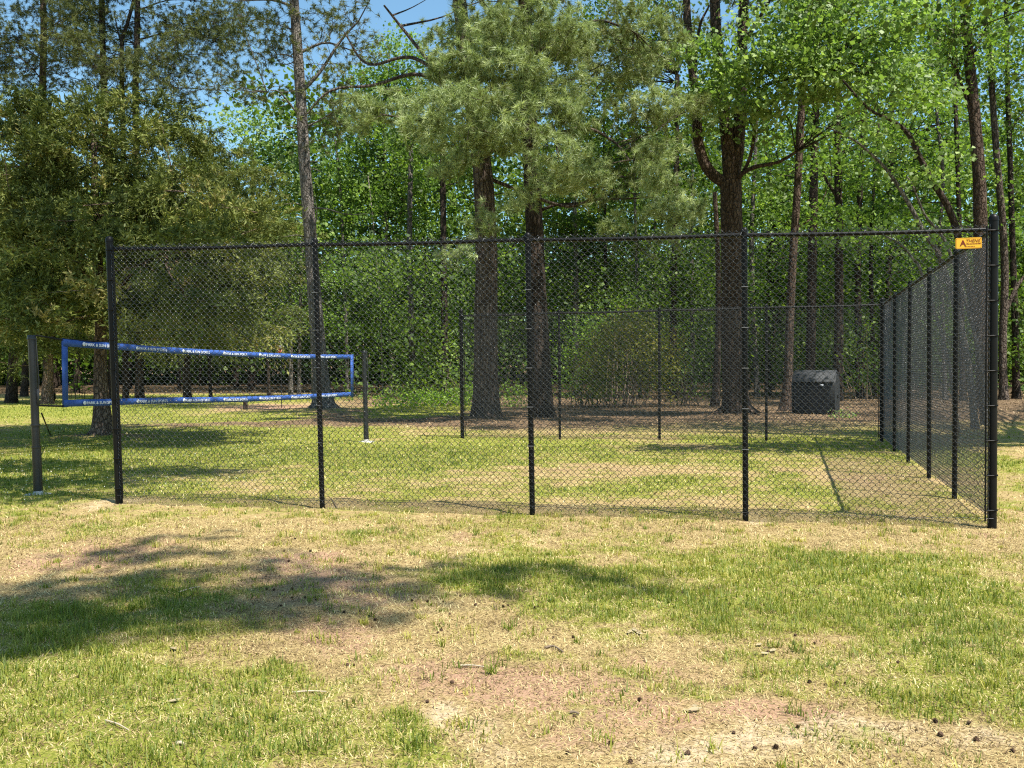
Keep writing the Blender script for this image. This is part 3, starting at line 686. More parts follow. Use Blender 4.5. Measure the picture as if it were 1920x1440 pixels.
def tree(name, label, cat, trunk, Z, r0, r1, blobs, kind, bark, leafm, limbs=(), group=None, flare=.7, seed=1, dens=4, per=40, size=.14, twigs=.5, base_py=None, L=.22, stubs=0, tubek=16, clump_r=.42, extra=None, nk=30):
    g = np.random.default_rng(seed)
    if isinstance(trunk[0], tuple):
        P = np.array([at(a, b, Z + (c[0] if c else 0)) for a, b, *c in trunk])
    else: P = np.array(trunk)
    P[0, 2] = float(gz(P[0, 0], P[0, 1])) - .12
    root = empty(name, (P[0, 0], P[0, 1], float(gz(P[0, 0], P[0, 1]))), label, cat, group)
    Ps = resample(P, max(14, int(np.linalg.norm(P[-1] - P[0]) / .35)))
    mb = MB(); R = trunk_profile(Ps, r0, r1, flare); mb.tube(Ps, R, tubek, True, .055, seed)
    if flare > .5:      # root flare ridges
        for k in range(5):
            a = 6.283 * k / 5 + g.uniform(-.4, .4); e = np.array([math.cos(a), math.sin(a), 0]); b = P[0] + (0, 0, .12)
            mb.tube(resample([b + e * r0 * .5 + (0, 0, .55), b + e * r0 * 1.15 + (0, 0, .16), b + e * r0 * 2.3 + (0, 0, -.08)], 6), np.linspace(r0 * .42, r0 * .14, 6), 7, False)
    for k in range(stubs):
        c = Ps[g.integers(len(Ps) // 3, len(Ps))]; e = unit(np.array([g.normal(), g.normal() * .6 - .2, g.uniform(-.1, .5)])); l = g.uniform(.3, 1.1)
        mb.tube(resample([c, c + e * l * .5 + (0, 0, .05), c + e * l + (0, 0, g.uniform(-.2, .2))], 5), np.linspace(.03, .008, 5), 5)
    mb.build('trunk', bark, root, True)
    skel = [Ps[len(Ps) // 4:]]
    for (lp, ra, rb) in limbs:
        LP = np.array([at(a, b, Z + (c[0] if c else 0)) for a, b, *c in lp]) if isinstance(lp[0], tuple) else np.array(lp); LP = resample(LP, max(8, int(np.linalg.norm(LP[-1] - LP[0]) / .25)))
        mb = MB(); mb.tube(LP, np.linspace(ra, rb, len(LP)), 10, True, .05, seed + 5); mb.build('limb', bark, root, True); skel.append(LP); 
    skel = np.concatenate(skel)
    if blobs:
        C, cen = blob_clumps(blobs, Z, g, dens)
        if extra is not None: C = np.vstack([C, extra]); cen = np.vstack([cen, extra - (0, 0, .5)])
        n = len(C); mb = MB(); tw = MB()
        out_d = unit(C - cen + np.array([0, 0, .25])); ctint = np.clip(.5 + g.normal(0, .17, n), .05, .95)
        joined = np.zeros(n, bool)
        for i_ in range(n):
            if g.random() < twigs:
                s0 = nearest_on(skel, C[i_]); d = C[i_] - s0; l = np.linalg.norm(d)
                if l < .2 or l > 6.5: continue
                joined[i_] = True
                mid = s0 + d * .5 + np.array([0, 0, (-.08 if kind != 'leaf' else .10) * l]) + g.normal(0, .06 * l, 3)
                r = min(.05, .006 + .007 * l); tw.tube(resample([s0, mid, C[i_]], 7), np.linspace(r, .005, 7), 4, False)
        if kind == 'leaf':
            nl = g.poisson(per, n); idx = np.repeat(np.arange(n), nl)
            off = g.normal(0, 1, (len(idx), 3)) * (clump_r, clump_r, clump_r * .42); mb.add(*(lambda V, Q, t: (V, Q, None, t))(*leaves(C[idx] + off, size, g, .7, ctint[idx])))
        elif kind == 'pine':
            idx = np.repeat(np.arange(n), per); c = C[idx] + g.normal(0, clump_r, (len(idx), 3)) * (1, 1, .6)
            D_ = out_d[idx] + g.normal(0, .5, (len(idx), 3)) + (0, 0, .25)
            V, T, t = tufts(c, D_, L, g, nk, size, ctint[idx]); mb.add(V, None, T, tt=t)
            for i_ in range(0, len(idx), 2):
                if joined[idx[i_]]: tw.tube([C[idx[i_]], (C[idx[i_]] + c[i_]) / 2 + g.normal(0, .03, 3), c[i_]], [.010, .008, .006], 4, False)
        else:
            lay = .62; C[:, 2] = np.round(C[:, 2] / lay + .35 * np.sin(C[:, 0] * .9 + C[:, 1] * .7)) * lay - .35 * lay * np.sin(C[:, 0] * .9 + C[:, 1] * .7) + g.normal(0, .07, n); C[:, 2] = np.maximum(C[:, 2], .4)
            idx = np.repeat(np.arange(n), per); c = C[idx] + g.normal(0, clump_r, (len(idx), 3)) * (1.15, 1.15, .30)
            D_ = out_d[idx] * (1, 1, .4) + g.normal(0, .5, (len(idx), 3)); V, Q, t = sprays(c, D_, L, g, tint=ctint[idx], w=size); mb.add(V, Q, None, t)
            for i_ in range(0, len(idx), 3):
                if joined[idx[i_]]: tw.tube([C[idx[i_]], c[i_]], [.009, .004], 3, False)
        mb.build('crown', leafm, root)
        if tw.n: tw.build('branches', bark if kind != 'leaf' else M_bark_dark, root)
    return root
def ZZ(px, py): return gnd(px, py)[1]
def hb(pts, ry=45, rx=70, dz=0, rz=1.6, f=1): return [(a, b, rx, ry, dz, rz, f) for a, b in pts]

def shade_pts(L_, g, spread=.5):
    out_ = []
    for (px, py, rx, ry, h, n) in L_:
        for k in range(n):
            p = gnd(px + g.uniform(-rx, rx), py + g.uniform(-ry, ry)); out_.append(p + SUN * (h + g.normal(0, .6)) / SUN[2])
    return np.array(out_)
gs = np.random.default_rng(77)
CAN_PINE = shade_pts([(700, 765, 120, 8, 15, 16), (860, 762, 120, 8, 16, 22)], gs)  # foliage clumps added to these crowns to shade the wood floor
CAN_DARK = shade_pts([(1000, 752, 120, 8, 16, 24), (1180, 758, 90, 8, 16, 18)], gs)
CAN_HARD = shade_pts([(1330, 756, 140, 8, 16, 30), (1560, 756, 130, 8, 16.5, 30)], gs)
def shade3(px, Z, zs, g, sp=.5, up=8):
    b = at(px, 690, Z); return np.array([np.array([b[0], Z, z]) + SUN * (up / SUN[2]) + g.normal(0, sp, 3) for z in zs])
CAN_DARK = np.vstack([CAN_DARK, shade3(1012, ZZ(1018, 787) + 1.2, np.linspace(.5, 7, 18), gs, .5, 5.5)])  # clumps added up-sun to keep the dark pine's trunk in shade
CAN_HARD = np.vstack([CAN_HARD, shade3(1375, ZZ(1380, 779), np.linspace(5, 9, 12), gs, .5, 6)])  # clumps added to shade the upper trunk of the forked tree
CAN_71 = None
CAN_77 = None
CAN_78 = shade_pts([(1260, 744, 110, 6, 16, 14)], gs)  # more clumps added overhead to shade the undergrowth
CAN_79 = shade_pts([(1420, 745, 110, 6, 16, 12), (1600, 746, 120, 6, 16, 12)], gs)
# --- red cedars on the left
tree('cedar_tree', 'broad red cedar with peeling fluted trunk standing beside the net', 'tree',
     [(194, 820), (191, 760), (188, 700), (189, 600), (184, 500), (180, 400), (177, 300), (174, 215)], ZZ(194, 819), .185, .05,
     [(60, 330, 130, 90, -1, 2.6), (200, 290, 130, 80, 0, 2.6), (330, 330, 110, 90, -.5, 2.6), (80, 450, 140, 80, -2, 2.6), (230, 430, 150, 80, -1, 3, 1.1), (390, 450, 110, 90, -2, 2.4),
      (60, 560, 120, 70, -2, 2.4), (170, 550, 90, 60, 1.5, 2.0, .7), (330, 560, 130, 70, -1.5, 2.6), (440, 560, 70, 70, -2.5, 2.0), (280, 220, 70, 45, 0, 2), (90, 240, 90, 50, 0, 2), (20, 200, 60, 40, 0, 2, .8), (400, 590, 70, 40, -3, 1.5, .8), (20, 640, 50, 30, -1, 1.5, .7), (300, 625, 60, 25, -2, 1.4, .7), (120, 610, 60, 30, 2.5, 1.2, .5)],
     'cedar', M_bark_cedar, M_cedar, limbs=[([(190, 600, 0), (240, 520, -1), (300, 470, -2)], .06, .02), ([(186, 540, 0), (120, 470, -1.5), (60, 440, -2)], .06, .02), ([(182, 450, 0), (250, 390, -.5), (330, 350, -1)], .05, .02), ([(180, 380, 0), (110, 330, -.5), (50, 310, -1)], .05, .015)],
     flare=.9, seed=21, dens=4.6, per=10, size=.022, twigs=.5, L=.46, clump_r=.30)
tree('cedar_tree', 'sunlit pale cedar trunk with a black bin at its foot', 'tree',
     [(88, 757), (90, 700), (96, 640), (98, 560), (95, 470), (92, 380)], ZZ(88, 757), .24, .06,
     [(30, 420, 90, 90, 0, 3), (120, 400, 80, 80, 0, 3), (150, 540, 70, 90, 0, 3), (40, 560, 80, 70, 0, 3), (10, 650, 60, 40, -2, 2), (140, 640, 60, 30, 0, 2, .7)],
     'cedar', M_bark_cedar, M_cedar, flare=.5, seed=22, dens=2.2, per=11, size=.03, twigs=.35, L=.6, clump_r=.5)
tree('cedar_tree', 'shaded cedar filling the gap between the broad cedar and the grey pine', 'tree',
     [(352, 752), (350, 690), (347, 600), (345, 480), (343, 360)], ZZ(352, 752), .2, .05,
     [(440, 330, 70, 60, 0, 2.6), (470, 420, 80, 60, 0, 2.6), (490, 510, 70, 60, 0, 2.6), (400, 500, 110, 80, 0, 2.6), (300, 560, 110, 70, 0, 2.6), (470, 600, 90, 40, 0, 2.6), (360, 640, 110, 35, 0, 2.4, .8), (240, 600, 70, 50, 0, 2), (380, 300, 60, 50, 0, 2.4)],
     'cedar', M_bark_dark, M_cedar, flare=.5, seed=23, dens=2.2, per=11, size=.03, twigs=.35, L=.6, clump_r=.5)

# --- tall thin pines whose tops stand over the cedars, upper left
SP = np.random.default_rng(4)
def layers(x0, x1, n, ylo=-10, yhi=205): return [(SP.uniform(x0, x1), SP.uniform(ylo, yhi), SP.uniform(40, 80), SP.uniform(7, 15), SP.uniform(-1.5, 1), SP.uniform(1, 2), 1.0) for _ in range(n)]
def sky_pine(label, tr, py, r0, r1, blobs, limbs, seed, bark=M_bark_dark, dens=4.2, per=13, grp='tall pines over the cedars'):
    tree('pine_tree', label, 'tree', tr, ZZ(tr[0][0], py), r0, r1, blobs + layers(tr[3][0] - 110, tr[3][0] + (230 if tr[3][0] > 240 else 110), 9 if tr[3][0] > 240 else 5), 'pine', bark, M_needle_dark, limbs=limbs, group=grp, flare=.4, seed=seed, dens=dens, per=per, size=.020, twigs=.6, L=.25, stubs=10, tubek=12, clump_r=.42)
sky_pine('tall pine with sunlit brown bark, leftmost of the pines above the cedars', [(92, 748), (88, 600), (84, 400), (80, 200), (82, 60), (80, -60), (80, -260)], 748, .26, .12,
         [(20, 50, 70, 40, 0, 2), (60, -60, 150, 50, 0, 2.5), (130, 40, 60, 40, 0, 2, .8), (30, 140, 60, 28, 0, 2, .5), (120, 130, 50, 40, 0, 2, .6), (-20, 90, 40, 40, 0, 2), (80, -180, 130, 70, 0, 2.5)],
         [([(82, 115, 0), (30, 80, 0), (-20, 65, 0)], .05, .015), ([(80, 150, 0), (40, 110, -1), (0, 100, -1)], .04, .012), ([(83, 60, 0), (120, 35, 0), (150, 30, 0)], .04, .012)], 31, M_bark_brown)
sky_pine('slim dark straight pine, second trunk from the left above the cedars', [(214, 752), (210, 600), (203, 400), (196, 200), (192, 60), (190, -60), (188, -240)], 752, .2, .11,
         [(170, 10, 80, 40, 0, 2), (140, 90, 50, 35, 0, 2, .7), (180, 150, 50, 28, 0, 2, .6), (200, -90, 120, 50, 0, 2.4), (190, -190, 110, 60, 0, 2.4)],
         [([(194, 110, 0), (160, 120, 0), (120, 130, 0)], .04, .012), ([(196, 170, 0), (150, 150, 0), (110, 140, 0)], .03, .01)], 32)
sky_pine('thin forked pine between two straight trunks above the cedars', [(236, 752), (234, 560), (231, 300), (229, 160), (229, 80), (240, 40), (255, -30), (258, -160)], 752, .15, .06,
         [(230, 60, 40, 25, 0, 1.4, .4), (290, -60, 80, 40, 0, 2), (230, -130, 80, 50, 0, 2)], [([(229, 85, 0), (220, 55, 0), (214, 20, 0)], .05, .02)], 33)
sky_pine('slim dark pine with long level branches to its right, above the cedars', [(262, 752), (260, 560), (256, 330), (254, 180), (257, 80), (258, -40), (260, -240)], 752, .21, .11,
         [(340, 20, 80, 35, 0, 2), (330, 95, 90, 25, -1, 2, .9), (400, 60, 70, 30, 0, 2, .8), (350, 150, 100, 22, -2, 2, .9), (430, 120, 50, 22, -1, 2, .7), (300, 190, 60, 22, 0, 2, .7), (430, 20, 50, 35, 0, 2), (330, -80, 140, 50, 0, 2.4), (290, -190, 130, 60, 0, 2.4), (450, 170, 40, 14, 0, 2, .6)],
         [([(258, 75, 0), (320, 60, 0), (400, 55, 0)], .045, .012), ([(256, 130, 0), (330, 105, -1), (420, 100, -1)], .04, .012), ([(256, 170, 0), (330, 165, -1), (430, 170, -2)], .04, .01), ([(257, 20, 0), (320, 0, 0), (400, 5, 0)], .04, .012)], 34)
# --- grey pine left of the centre
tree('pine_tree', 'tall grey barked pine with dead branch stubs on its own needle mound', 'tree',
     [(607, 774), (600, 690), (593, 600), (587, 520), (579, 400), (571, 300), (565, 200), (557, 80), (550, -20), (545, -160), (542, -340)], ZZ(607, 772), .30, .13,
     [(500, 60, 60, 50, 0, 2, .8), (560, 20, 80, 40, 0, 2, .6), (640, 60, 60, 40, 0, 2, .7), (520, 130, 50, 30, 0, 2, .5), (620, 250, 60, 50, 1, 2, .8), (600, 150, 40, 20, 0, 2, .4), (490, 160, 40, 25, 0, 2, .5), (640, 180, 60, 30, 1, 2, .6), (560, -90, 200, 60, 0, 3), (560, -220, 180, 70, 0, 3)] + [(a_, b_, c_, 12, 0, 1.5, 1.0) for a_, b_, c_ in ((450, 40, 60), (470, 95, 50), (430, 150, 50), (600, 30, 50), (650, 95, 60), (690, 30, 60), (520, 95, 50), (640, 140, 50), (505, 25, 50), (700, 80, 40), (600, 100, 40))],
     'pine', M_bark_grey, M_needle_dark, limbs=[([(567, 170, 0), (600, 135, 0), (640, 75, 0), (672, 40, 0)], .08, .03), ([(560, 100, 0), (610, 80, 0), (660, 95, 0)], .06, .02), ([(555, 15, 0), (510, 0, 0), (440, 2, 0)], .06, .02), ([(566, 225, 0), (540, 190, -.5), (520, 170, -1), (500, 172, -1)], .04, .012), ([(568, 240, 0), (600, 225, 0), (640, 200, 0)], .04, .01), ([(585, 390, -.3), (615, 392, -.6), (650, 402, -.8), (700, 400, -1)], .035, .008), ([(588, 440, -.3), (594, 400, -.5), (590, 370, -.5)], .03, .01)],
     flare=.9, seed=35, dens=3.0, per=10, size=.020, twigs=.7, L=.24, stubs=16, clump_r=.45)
# --- the big light green pine in the centre
PB = [(1000, 60, 120, 55, -2, 1.6), (850, 140, 80, 45, -1, 1.6), (755, 192, 95, 26, -2, 1.4), (690, 200, 55, 30, -2, 1.2), (900, 200, 130, 45, -3, 1.6), (1010, 170, 100, 50, -2, 1.6), (1085, 80, 70, 50, -1, 1.6), (1190, 60, 70, 50, 0, 1.6, .8),
      (1200, 130, 60, 45, 0, 1.4, .8), (1235, 195, 60, 35, -1, 1.4), (1280, 205, 32, 32, -1, 1, 1), (830, 262, 95, 34, -3, 1.5), (960, 255, 110, 36, -3, 1.6), (1050, 225, 60, 40, -2, 1.4), (870, 305, 42, 28, -3, 1.2), (830, 318, 36, 14, -3, 1), (1060, 300, 70, 26, -3, 1.4), (1060, 330, 90, 24, -3, 1.4), (1130, 322, 55, 36, -3, 1.4), (1000, 345, 40, 10, -3, 1),
      (1215, 290, 50, 34, -2, 1.3), (1250, 345, 55, 34, -2, 1.3), (1285, 400, 34, 46, -2, 1.2), (1235, 395, 40, 30, -2, 1.2, .8), (1170, 420, 34, 16, -2, 1, .7), (965, 372, 24, 16, -3, .8), (912, 428, 26, 24, -3, .8), (945, 395, 26, 22, -3, .8), (870, 70, 60, 60, 0, 1.5, .7), (945, 40, 60, 40, -1, 1.5),
      (1150, 180, 26, 40, 0, 1, .4), (850, 475, 22, 20, -3, .7, .8), (1250, 450, 30, 20, -2, .9, .7), (790, 235, 60, 26, -3, 1.2), (700, 235, 40, 14, -2, 1, .8), (920, 110, 60, 40, -2, 1.3), (1260, 100, 36, 40, 0, 1.2, .7), (960, 120, 70, 30, -3, 1.2)]
tree('pine_tree', 'big pine with pale green long needled boughs hiding its upper trunk at the court end', 'tree',
     [(912, 788), (911, 720), (911, 600), (912, 500), (909, 400), (903, 310), (893, 230), (880, 150), (868, 60), (860, -20), (850, -160), (845, -330)], ZZ(912, 787), .40, .16,
     [(b_[0], b_[1], b_[2] * 1.02, b_[3] * .66) + b_[4:] for b_ in PB] + [(900, -60, 160, 50, 0, 2.4, .6), (880, -170, 200, 70, 0, 3, .5), (860, -300, 150, 80, 0, 3, .5)],
     'pine', M_bark_pine, M_needle, limbs=[([(903, 300, 0), (935, 270, -1.5), (990, 250, -2.5), (1040, 250, -3)], .07, .02), ([(893, 240, 0), (850, 240, -1.5), (780, 225, -2.5), (720, 215, -2.5)], .07, .02), ([(885, 180, 0), (950, 150, -1.5), (1010, 150, -2.5)], .07, .02),
        ([(868, 75, 0), (905, 45, 0), (935, 10, 0), (960, -60, 0)], .13, .08), ([(900, 285, 0), (990, 270, -.5), (1090, 240, -1), (1150, 265, -1), (1180, 300, -2)], .08, .02), ([(885, 170, 0), (820, 130, .5), (760, 60, 1), (720, 10, 1)], .09, .03), ([(890, 200, 0), (780, 110, 1), (690, 120, 1.5), (645, 60, 1.5)], .08, .025), ([(887, 200, 0), (790, 140, .5), (700, 160, .5), (620, 170, .5), (570, 220, .5)], .08, .02),
        ([(905, 330, 0), (1050, 385, .5), (1110, 375, 0), (1180, 372, -1), (1230, 370, -1.5)], .06, .02), ([(880, 120, 0), (1000, 100, -1), (1110, 40, -1), (1190, 60, -1)], .08, .025)],
     flare=.45, seed=41, dens=8.5, per=9, size=.019, twigs=.3, L=.26, clump_r=.24, extra=CAN_PINE, nk=54, stubs=14)
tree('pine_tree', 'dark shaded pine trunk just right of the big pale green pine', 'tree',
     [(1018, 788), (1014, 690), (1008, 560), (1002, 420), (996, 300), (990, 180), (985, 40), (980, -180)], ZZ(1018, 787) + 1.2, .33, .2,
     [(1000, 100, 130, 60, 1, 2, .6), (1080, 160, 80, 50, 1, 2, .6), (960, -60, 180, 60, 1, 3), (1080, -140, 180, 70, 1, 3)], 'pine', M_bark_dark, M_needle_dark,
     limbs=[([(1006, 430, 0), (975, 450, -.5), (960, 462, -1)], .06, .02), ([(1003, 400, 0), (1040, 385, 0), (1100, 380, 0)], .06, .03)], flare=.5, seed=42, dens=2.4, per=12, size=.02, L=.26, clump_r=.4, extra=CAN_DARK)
# --- the many stemmed broadleaf tree on the right
tree('hardwood_tree', 'stout brown tree forking into several upright limbs behind the court', 'tree',
     [(1382, 780), (1377, 720), (1374, 620), (1374, 500), (1372, 420), (1370, 340)], ZZ(1380, 779), .40, .34,
     [(1325, 120, 50, 50, -2, 1.2), (1400, 130, 70, 45, -2.5, 1.4), (1480, 120, 85, 45, -3, 1.6), (1560, 55, 90, 60, -3, 1.8), (1600, 150, 90, 45, -3, 1.6), (1690, 150, 80, 40, -3, 1.6), (1480, 40, 90, 45, -3, 1.6), (1335, 180, 55, 36, -2, 1.2), (1400, 195, 70, 34, -2.5, 1.2),
      (1530, 160, 60, 30, -3, 1.4), (1450, 200, 60, 20, -2.5, 1.2, .7), (1660, 60, 80, 60, -3, 1.8), (1760, 185, 50, 22, -3, 1.2, .8), (1560, -60, 160, 50, -2, 2.5), (1420, -110, 180, 60, 0, 3, .6), (1340, 240, 40, 26, -1, 1, .5), (1420, 250, 40, 24, -1, 1, .5), (1380, -230, 200, 70, 0, 3, .5)],
     'leaf', M_bark_brown, M_leaf_bright, limbs=[([(1369, 350, 0), (1330, 320, 0), (1310, 270, 0), (1306, 200, 0), (1296, 110, 0), (1288, 20, 0), (1284, -90, 0)], .19, .11), ([(1370, 345, 0), (1364, 260, 0), (1352, 150, 0), (1342, 50, 0), (1338, -80, 0)], .26, .15), ([(1372, 345, 0), (1384, 270, 0), (1390, 160, 0), (1392, 60, 0), (1398, -80, 0)], .24, .15),
        ([(1376, 345, 0), (1392, 325, -.3), (1420, 312, -.6), (1460, 304, -1), (1492, 285, -1.4)], .09, .04), ([(1390, 90, 0), (1420, 40, -1), (1450, -10, -1.5)], .09, .04), ([(1392, 70, 0), (1440, 58, -1), (1500, 50, -2)], .06, .02), ([(1378, 350, 0), (1408, 290, -.5), (1420, 200, -1), (1440, 160, -2), (1530, 140, -3)], .07, .02), ([(1300, 190, 0), (1310, 60, .5), (1330, 10, .5)], .07, .03)],
     flare=.55, seed=51, dens=7.5, per=62, size=.145, twigs=.22, clump_r=.38, extra=CAN_HARD)
def broad(label, tr, py, r0, r1, blobs, seed, bark=M_bark_dark, leafm=None, limbs=(), dens=4.2, per=38, size=.15, flare=.5, cr=.38, grp=None, tw=.4, dz=0, extra=None):
    tree('broadleaf_tree', label, 'tree', tr, ZZ(tr[0][0], py) + dz, r0, r1, blobs, 'leaf', bark, leafm or M_leaf_maple, limbs=limbs, flare=flare, seed=seed, dens=dens, per=per, size=size, tubek=12, clump_r=cr, group=grp, twigs=tw, extra=extra)
broad('straight slim trunk with a sunlit flared base beside the black plastic shelter', [(1474, 772), (1478, 700), (1481, 600), (1487, 480), (1495, 360), (1500, 260), (1505, 150), (1508, 20), (1510, -140)], 771, .17, .11,
      [(1440, 330, 60, 40, 1, 2), (1540, 300, 70, 40, 1, 2), (1480, 420, 60, 40, 1, 1.6, .7), (1560, -60, 120, 60, 0, 2.4), (1480, -160, 150, 60, 0, 2.5)], 52, M_bark_brown, limbs=[([(1490, 430, 0), (1530, 400, 0), (1560, 330, 0)], .04, .01)], flare=1.3)
broad('dark upright trunk in deep shade, first one right of the slim flared tree', [(1518, 756), (1521, 600), (1524, 420), (1527, 300), (1530, 120), (1530, -80)], 756, .22, .14, [(1560, 420, 60, 40, 0, 2), (1500, 250, 60, 50, 0, 2), (1560, 200, 80, 50, 0, 2.4), (1530, 80, 100, 60, 0, 2.4)], 53)
broad('dark trunk with a low side limb, seen above the plastic shelter', [(1570, 752), (1573, 600), (1573, 440), (1571, 300), (1570, 100), (1568, -90)], 752, .22, .14, [(1610, 330, 70, 50, 0, 2), (1620, 440, 60, 50, 0, 2), (1600, 240, 80, 40, 0, 2.4), (1660, 260, 60, 40, 0, 2)], 54, limbs=[([(1570, 370, 0), (1548, 335, 0), (1540, 300, 0)], .08, .05)])
# leaning saplings on the right, behind the side fence
LZ = 24
tree('leaning_tree', 'thin sunlit sapling leaning far to the left over the side fence', 'tree', [(1800, 560, 0), (1765, 490, 0), (1735, 440, 0), (1700, 375, 0), (1668, 325, 0), (1640, 295, 0), (1605, 265, 0), (1560, 240, 0)], LZ, .065, .02,
     [(1600, 270, 60, 24, 0, 1), (1640, 300, 50, 20, 0, 1), (1560, 235, 50, 30, 0, 1), (1680, 330, 40, 20, 0, 1, .7), (1640, 235, 60, 24, 0, 1)], 'leaf', M_bark_grey, M_leaf_bright, flare=0, seed=61, dens=5, per=26, size=.13, tubek=8, clump_r=.3) if 0 else None
def leaner(label, pts, seed, r0, r1, blobs, Z, bark=M_bark_grey, leafm=None):
    b = pts[0]; base = at(b[0], b[1], Z); foot = np.array([base[0] + .9, Z, 0.0])
    P = [foot, foot * .55 + base * .45 + np.array([.15, 0, .1])] + [at(a, c, Z) for a, c in pts]
    tree('leaning_tree', label, 'tree', P, Z, r0, r1, blobs, 'leaf', bark, leafm or M_leaf_bright, flare=.3, seed=seed, dens=5, per=26, size=.13, tubek=10, clump_r=.3, group='saplings leaning over the side fence')
leaner('thin sunlit sapling leaning far left across the gap above the side fence', [(1765, 490), (1735, 440), (1700, 375), (1668, 325), (1640, 295), (1605, 265), (1555, 240)], 61, .085, .02,
       [(1600, 262, 60, 22, 0, 1), (1640, 298, 45, 18, 0, 1), (1560, 235, 50, 26, 0, 1), (1680, 330, 40, 18, 0, 1, .7), (1640, 235, 60, 22, 0, 1)], 24)
leaner('darker arched sapling above the thin sunlit leaning one', [(1790, 420), (1748, 340), (1722, 290), (1705, 255), (1680, 230), (1630, 205), (1580, 150)], 62, .12, .03, [(1720, 195, 60, 30, 0, 1.2), (1640, 185, 70, 30, 0, 1.2), (1780, 200, 40, 30, 0, 1, .7), (1760, 270, 40, 30, 0, 1, .6)], 26, M_bark_dark, M_leaf_maple)
leaner('lowest short sapling bending left just over the rail of the side fence', [(1727, 510), (1716, 490), (1690, 460), (1660, 442), (1630, 430)], 63, .045, .012, [(1620, 420, 50, 16, 0, .9), (1680, 425, 60, 16, 0, .9), (1720, 470, 40, 24, 0, .9), (1590, 445, 40, 18, 0, .9)], 22)
leaner('short pale leaning stem between the arched sapling and the corner post', [(1790, 500), (1765, 440), (1735, 405), (1712, 350), (1700, 330)], 64, .06, .02, [(1770, 330, 50, 16, 0, 1), (1740, 345, 60, 16, 0, 1), (1800, 300, 40, 24, 0, 1, .6)], 25)
# upright trunks by the right edge
broad('thick mottled trunk half hidden by the front corner post', [(1846, 765), (1843, 650), (1840, 500), (1838, 400), (1834, 300), (1824, 180), (1812, 60), (1800, -80)], 765, .30, .16, [(1800, 120, 70, 50, -1, 2), (1790, 60, 80, 50, -1, 2), (1850, 60, 60, 60, -1, 2), (1800, 0, 90, 50, 0, 2), (1820, 330, 40, 60, 1, 1.6, .6), (1780, 420, 50, 40, 1, 1.6, .8), (1760, -120, 150, 70, 0, 3)], 65, M_bark_brown, M_leaf_maple, [([(1828, 240, 0), (1800, 150, 0), (1770, 90, 0)], .07, .03), ([(1815, 120, 0), (1850, 50, 0), (1870, -20, 0)], .07, .03)])
broad('tall trunk with pale peeling streaks just right of the corner post', [(1882, 752), (1880, 640), (1884, 520), (1880, 420), (1872, 330), (1862, 200), (1856, 100), (1850, -60)], 750, .19, .12, [(1900, 60, 50, 60, -1, 1.8), (1860, 130, 50, 40, -1, 1.6, .8), (1930, 120, 50, 50, -1, 1.8), (1890, -60, 120, 60, 0, 2.5), (1905, 380, 30, 60, 0, 1.4, .5)], 66, M_bark_pine, M_leaf_maple, [([(1880, 600, 0), (1905, 540, 0), (1930, 510, 0), (1960, 480, 0)], .1, .06)])
broad('dark slender trunk at the right edge of the woods', [(1906, 748), (1903, 600), (1898, 450), (1894, 300), (1889, 150), (1885, -60)], 748, .17, .1, [(1910, 240, 50, 50, 0, 1.8), (1930, 640, 40, 60, -1, 1.5), (1915, 600, 30, 30, 0, 1, .6), (1890, 180, 50, 50, 0, 1.6, .7), (1940, 330, 40, 60, 0, 1.6)], 67, M_bark_dark, M_leaf_dark, [([(1892, 260, 0), (1910, 220, 0), (1935, 190, 0)], .05, .02)])
broad('narrow dark stem between the arched sapling and the mottled trunk', [(1806, 755), (1803, 600), (1800, 450), (1795, 300), (1790, 150), (1786, -40)], 752, .13, .08, [(1760, 470, 50, 40, 1, 1.6), (1700, 420, 60, 40, 2, 1.8), (1790, 250, 50, 40, 0, 1.6, .7)], 68)
broad('thin crooked stem rising left of the narrow dark one', [(1772, 750), (1768, 600), (1762, 450), (1768, 330), (1756, 200), (1760, 60), (1756, -60)], 750, .10, .06, [(1720, 520, 60, 40, 1, 1.8), (1740, 600, 60, 50, 1, 1.8), (1740, 120, 70, 40, 0, 2)], 69, M_bark_grey)
# --- mid distance maples filling the centre
broad('bright maple foliage standing between the grey pine and the big pale pine', [(735, 738), (733, 660), (728, 560), (724, 430), (722, 320), (718, 200)], 737, .16, .08,
      [(760, 110, 60, 60, 0, 2.5), (720, 170, 70, 50, 0, 2.5), (690, 260, 60, 50, 0, 2.5), (760, 300, 70, 50, -1, 2.5), (790, 340, 50, 50, -2, 2), (660, 330, 60, 50, 0, 2.5), (720, 370, 60, 50, 0, 2.5), (820, 400, 60, 50, 0, 2.5), (650, 420, 50, 50, 0, 2.5), (780, 440, 60, 40, 0, 2.5), (850, 330, 40, 60, 1, 2), (735, 590, 26, 40, -1, 1), (730, 520, 30, 30, -1, 1), (740, 640, 24, 20, -1, .8, .7)], 71, M_bark_pale, M_leaf_maple, extra=CAN_71, dens=3.0, per=58, size=.175, cr=.6)
broad('pale yellow green treetop against the sky left of the grey pine', [(470, 742), (470, 600), (472, 400), (474, 280)], 732, .2, .1,
      [(450, 230, 60, 40, 0, 3), (510, 250, 60, 50, 0, 3), (480, 310, 60, 50, 0, 3), (540, 310, 50, 60, 0, 3), (530, 380, 50, 50, 0, 3), (530, 460, 60, 50, 0, 3), (620, 300, 40, 60, 0, 3), (640, 210, 40, 40, 0, 3), (560, 210, 40, 26, 0, 3, .7)], 72, M_bark_dark, M_leaf_bright, dens=1.3, per=46, size=.26, cr=.85)
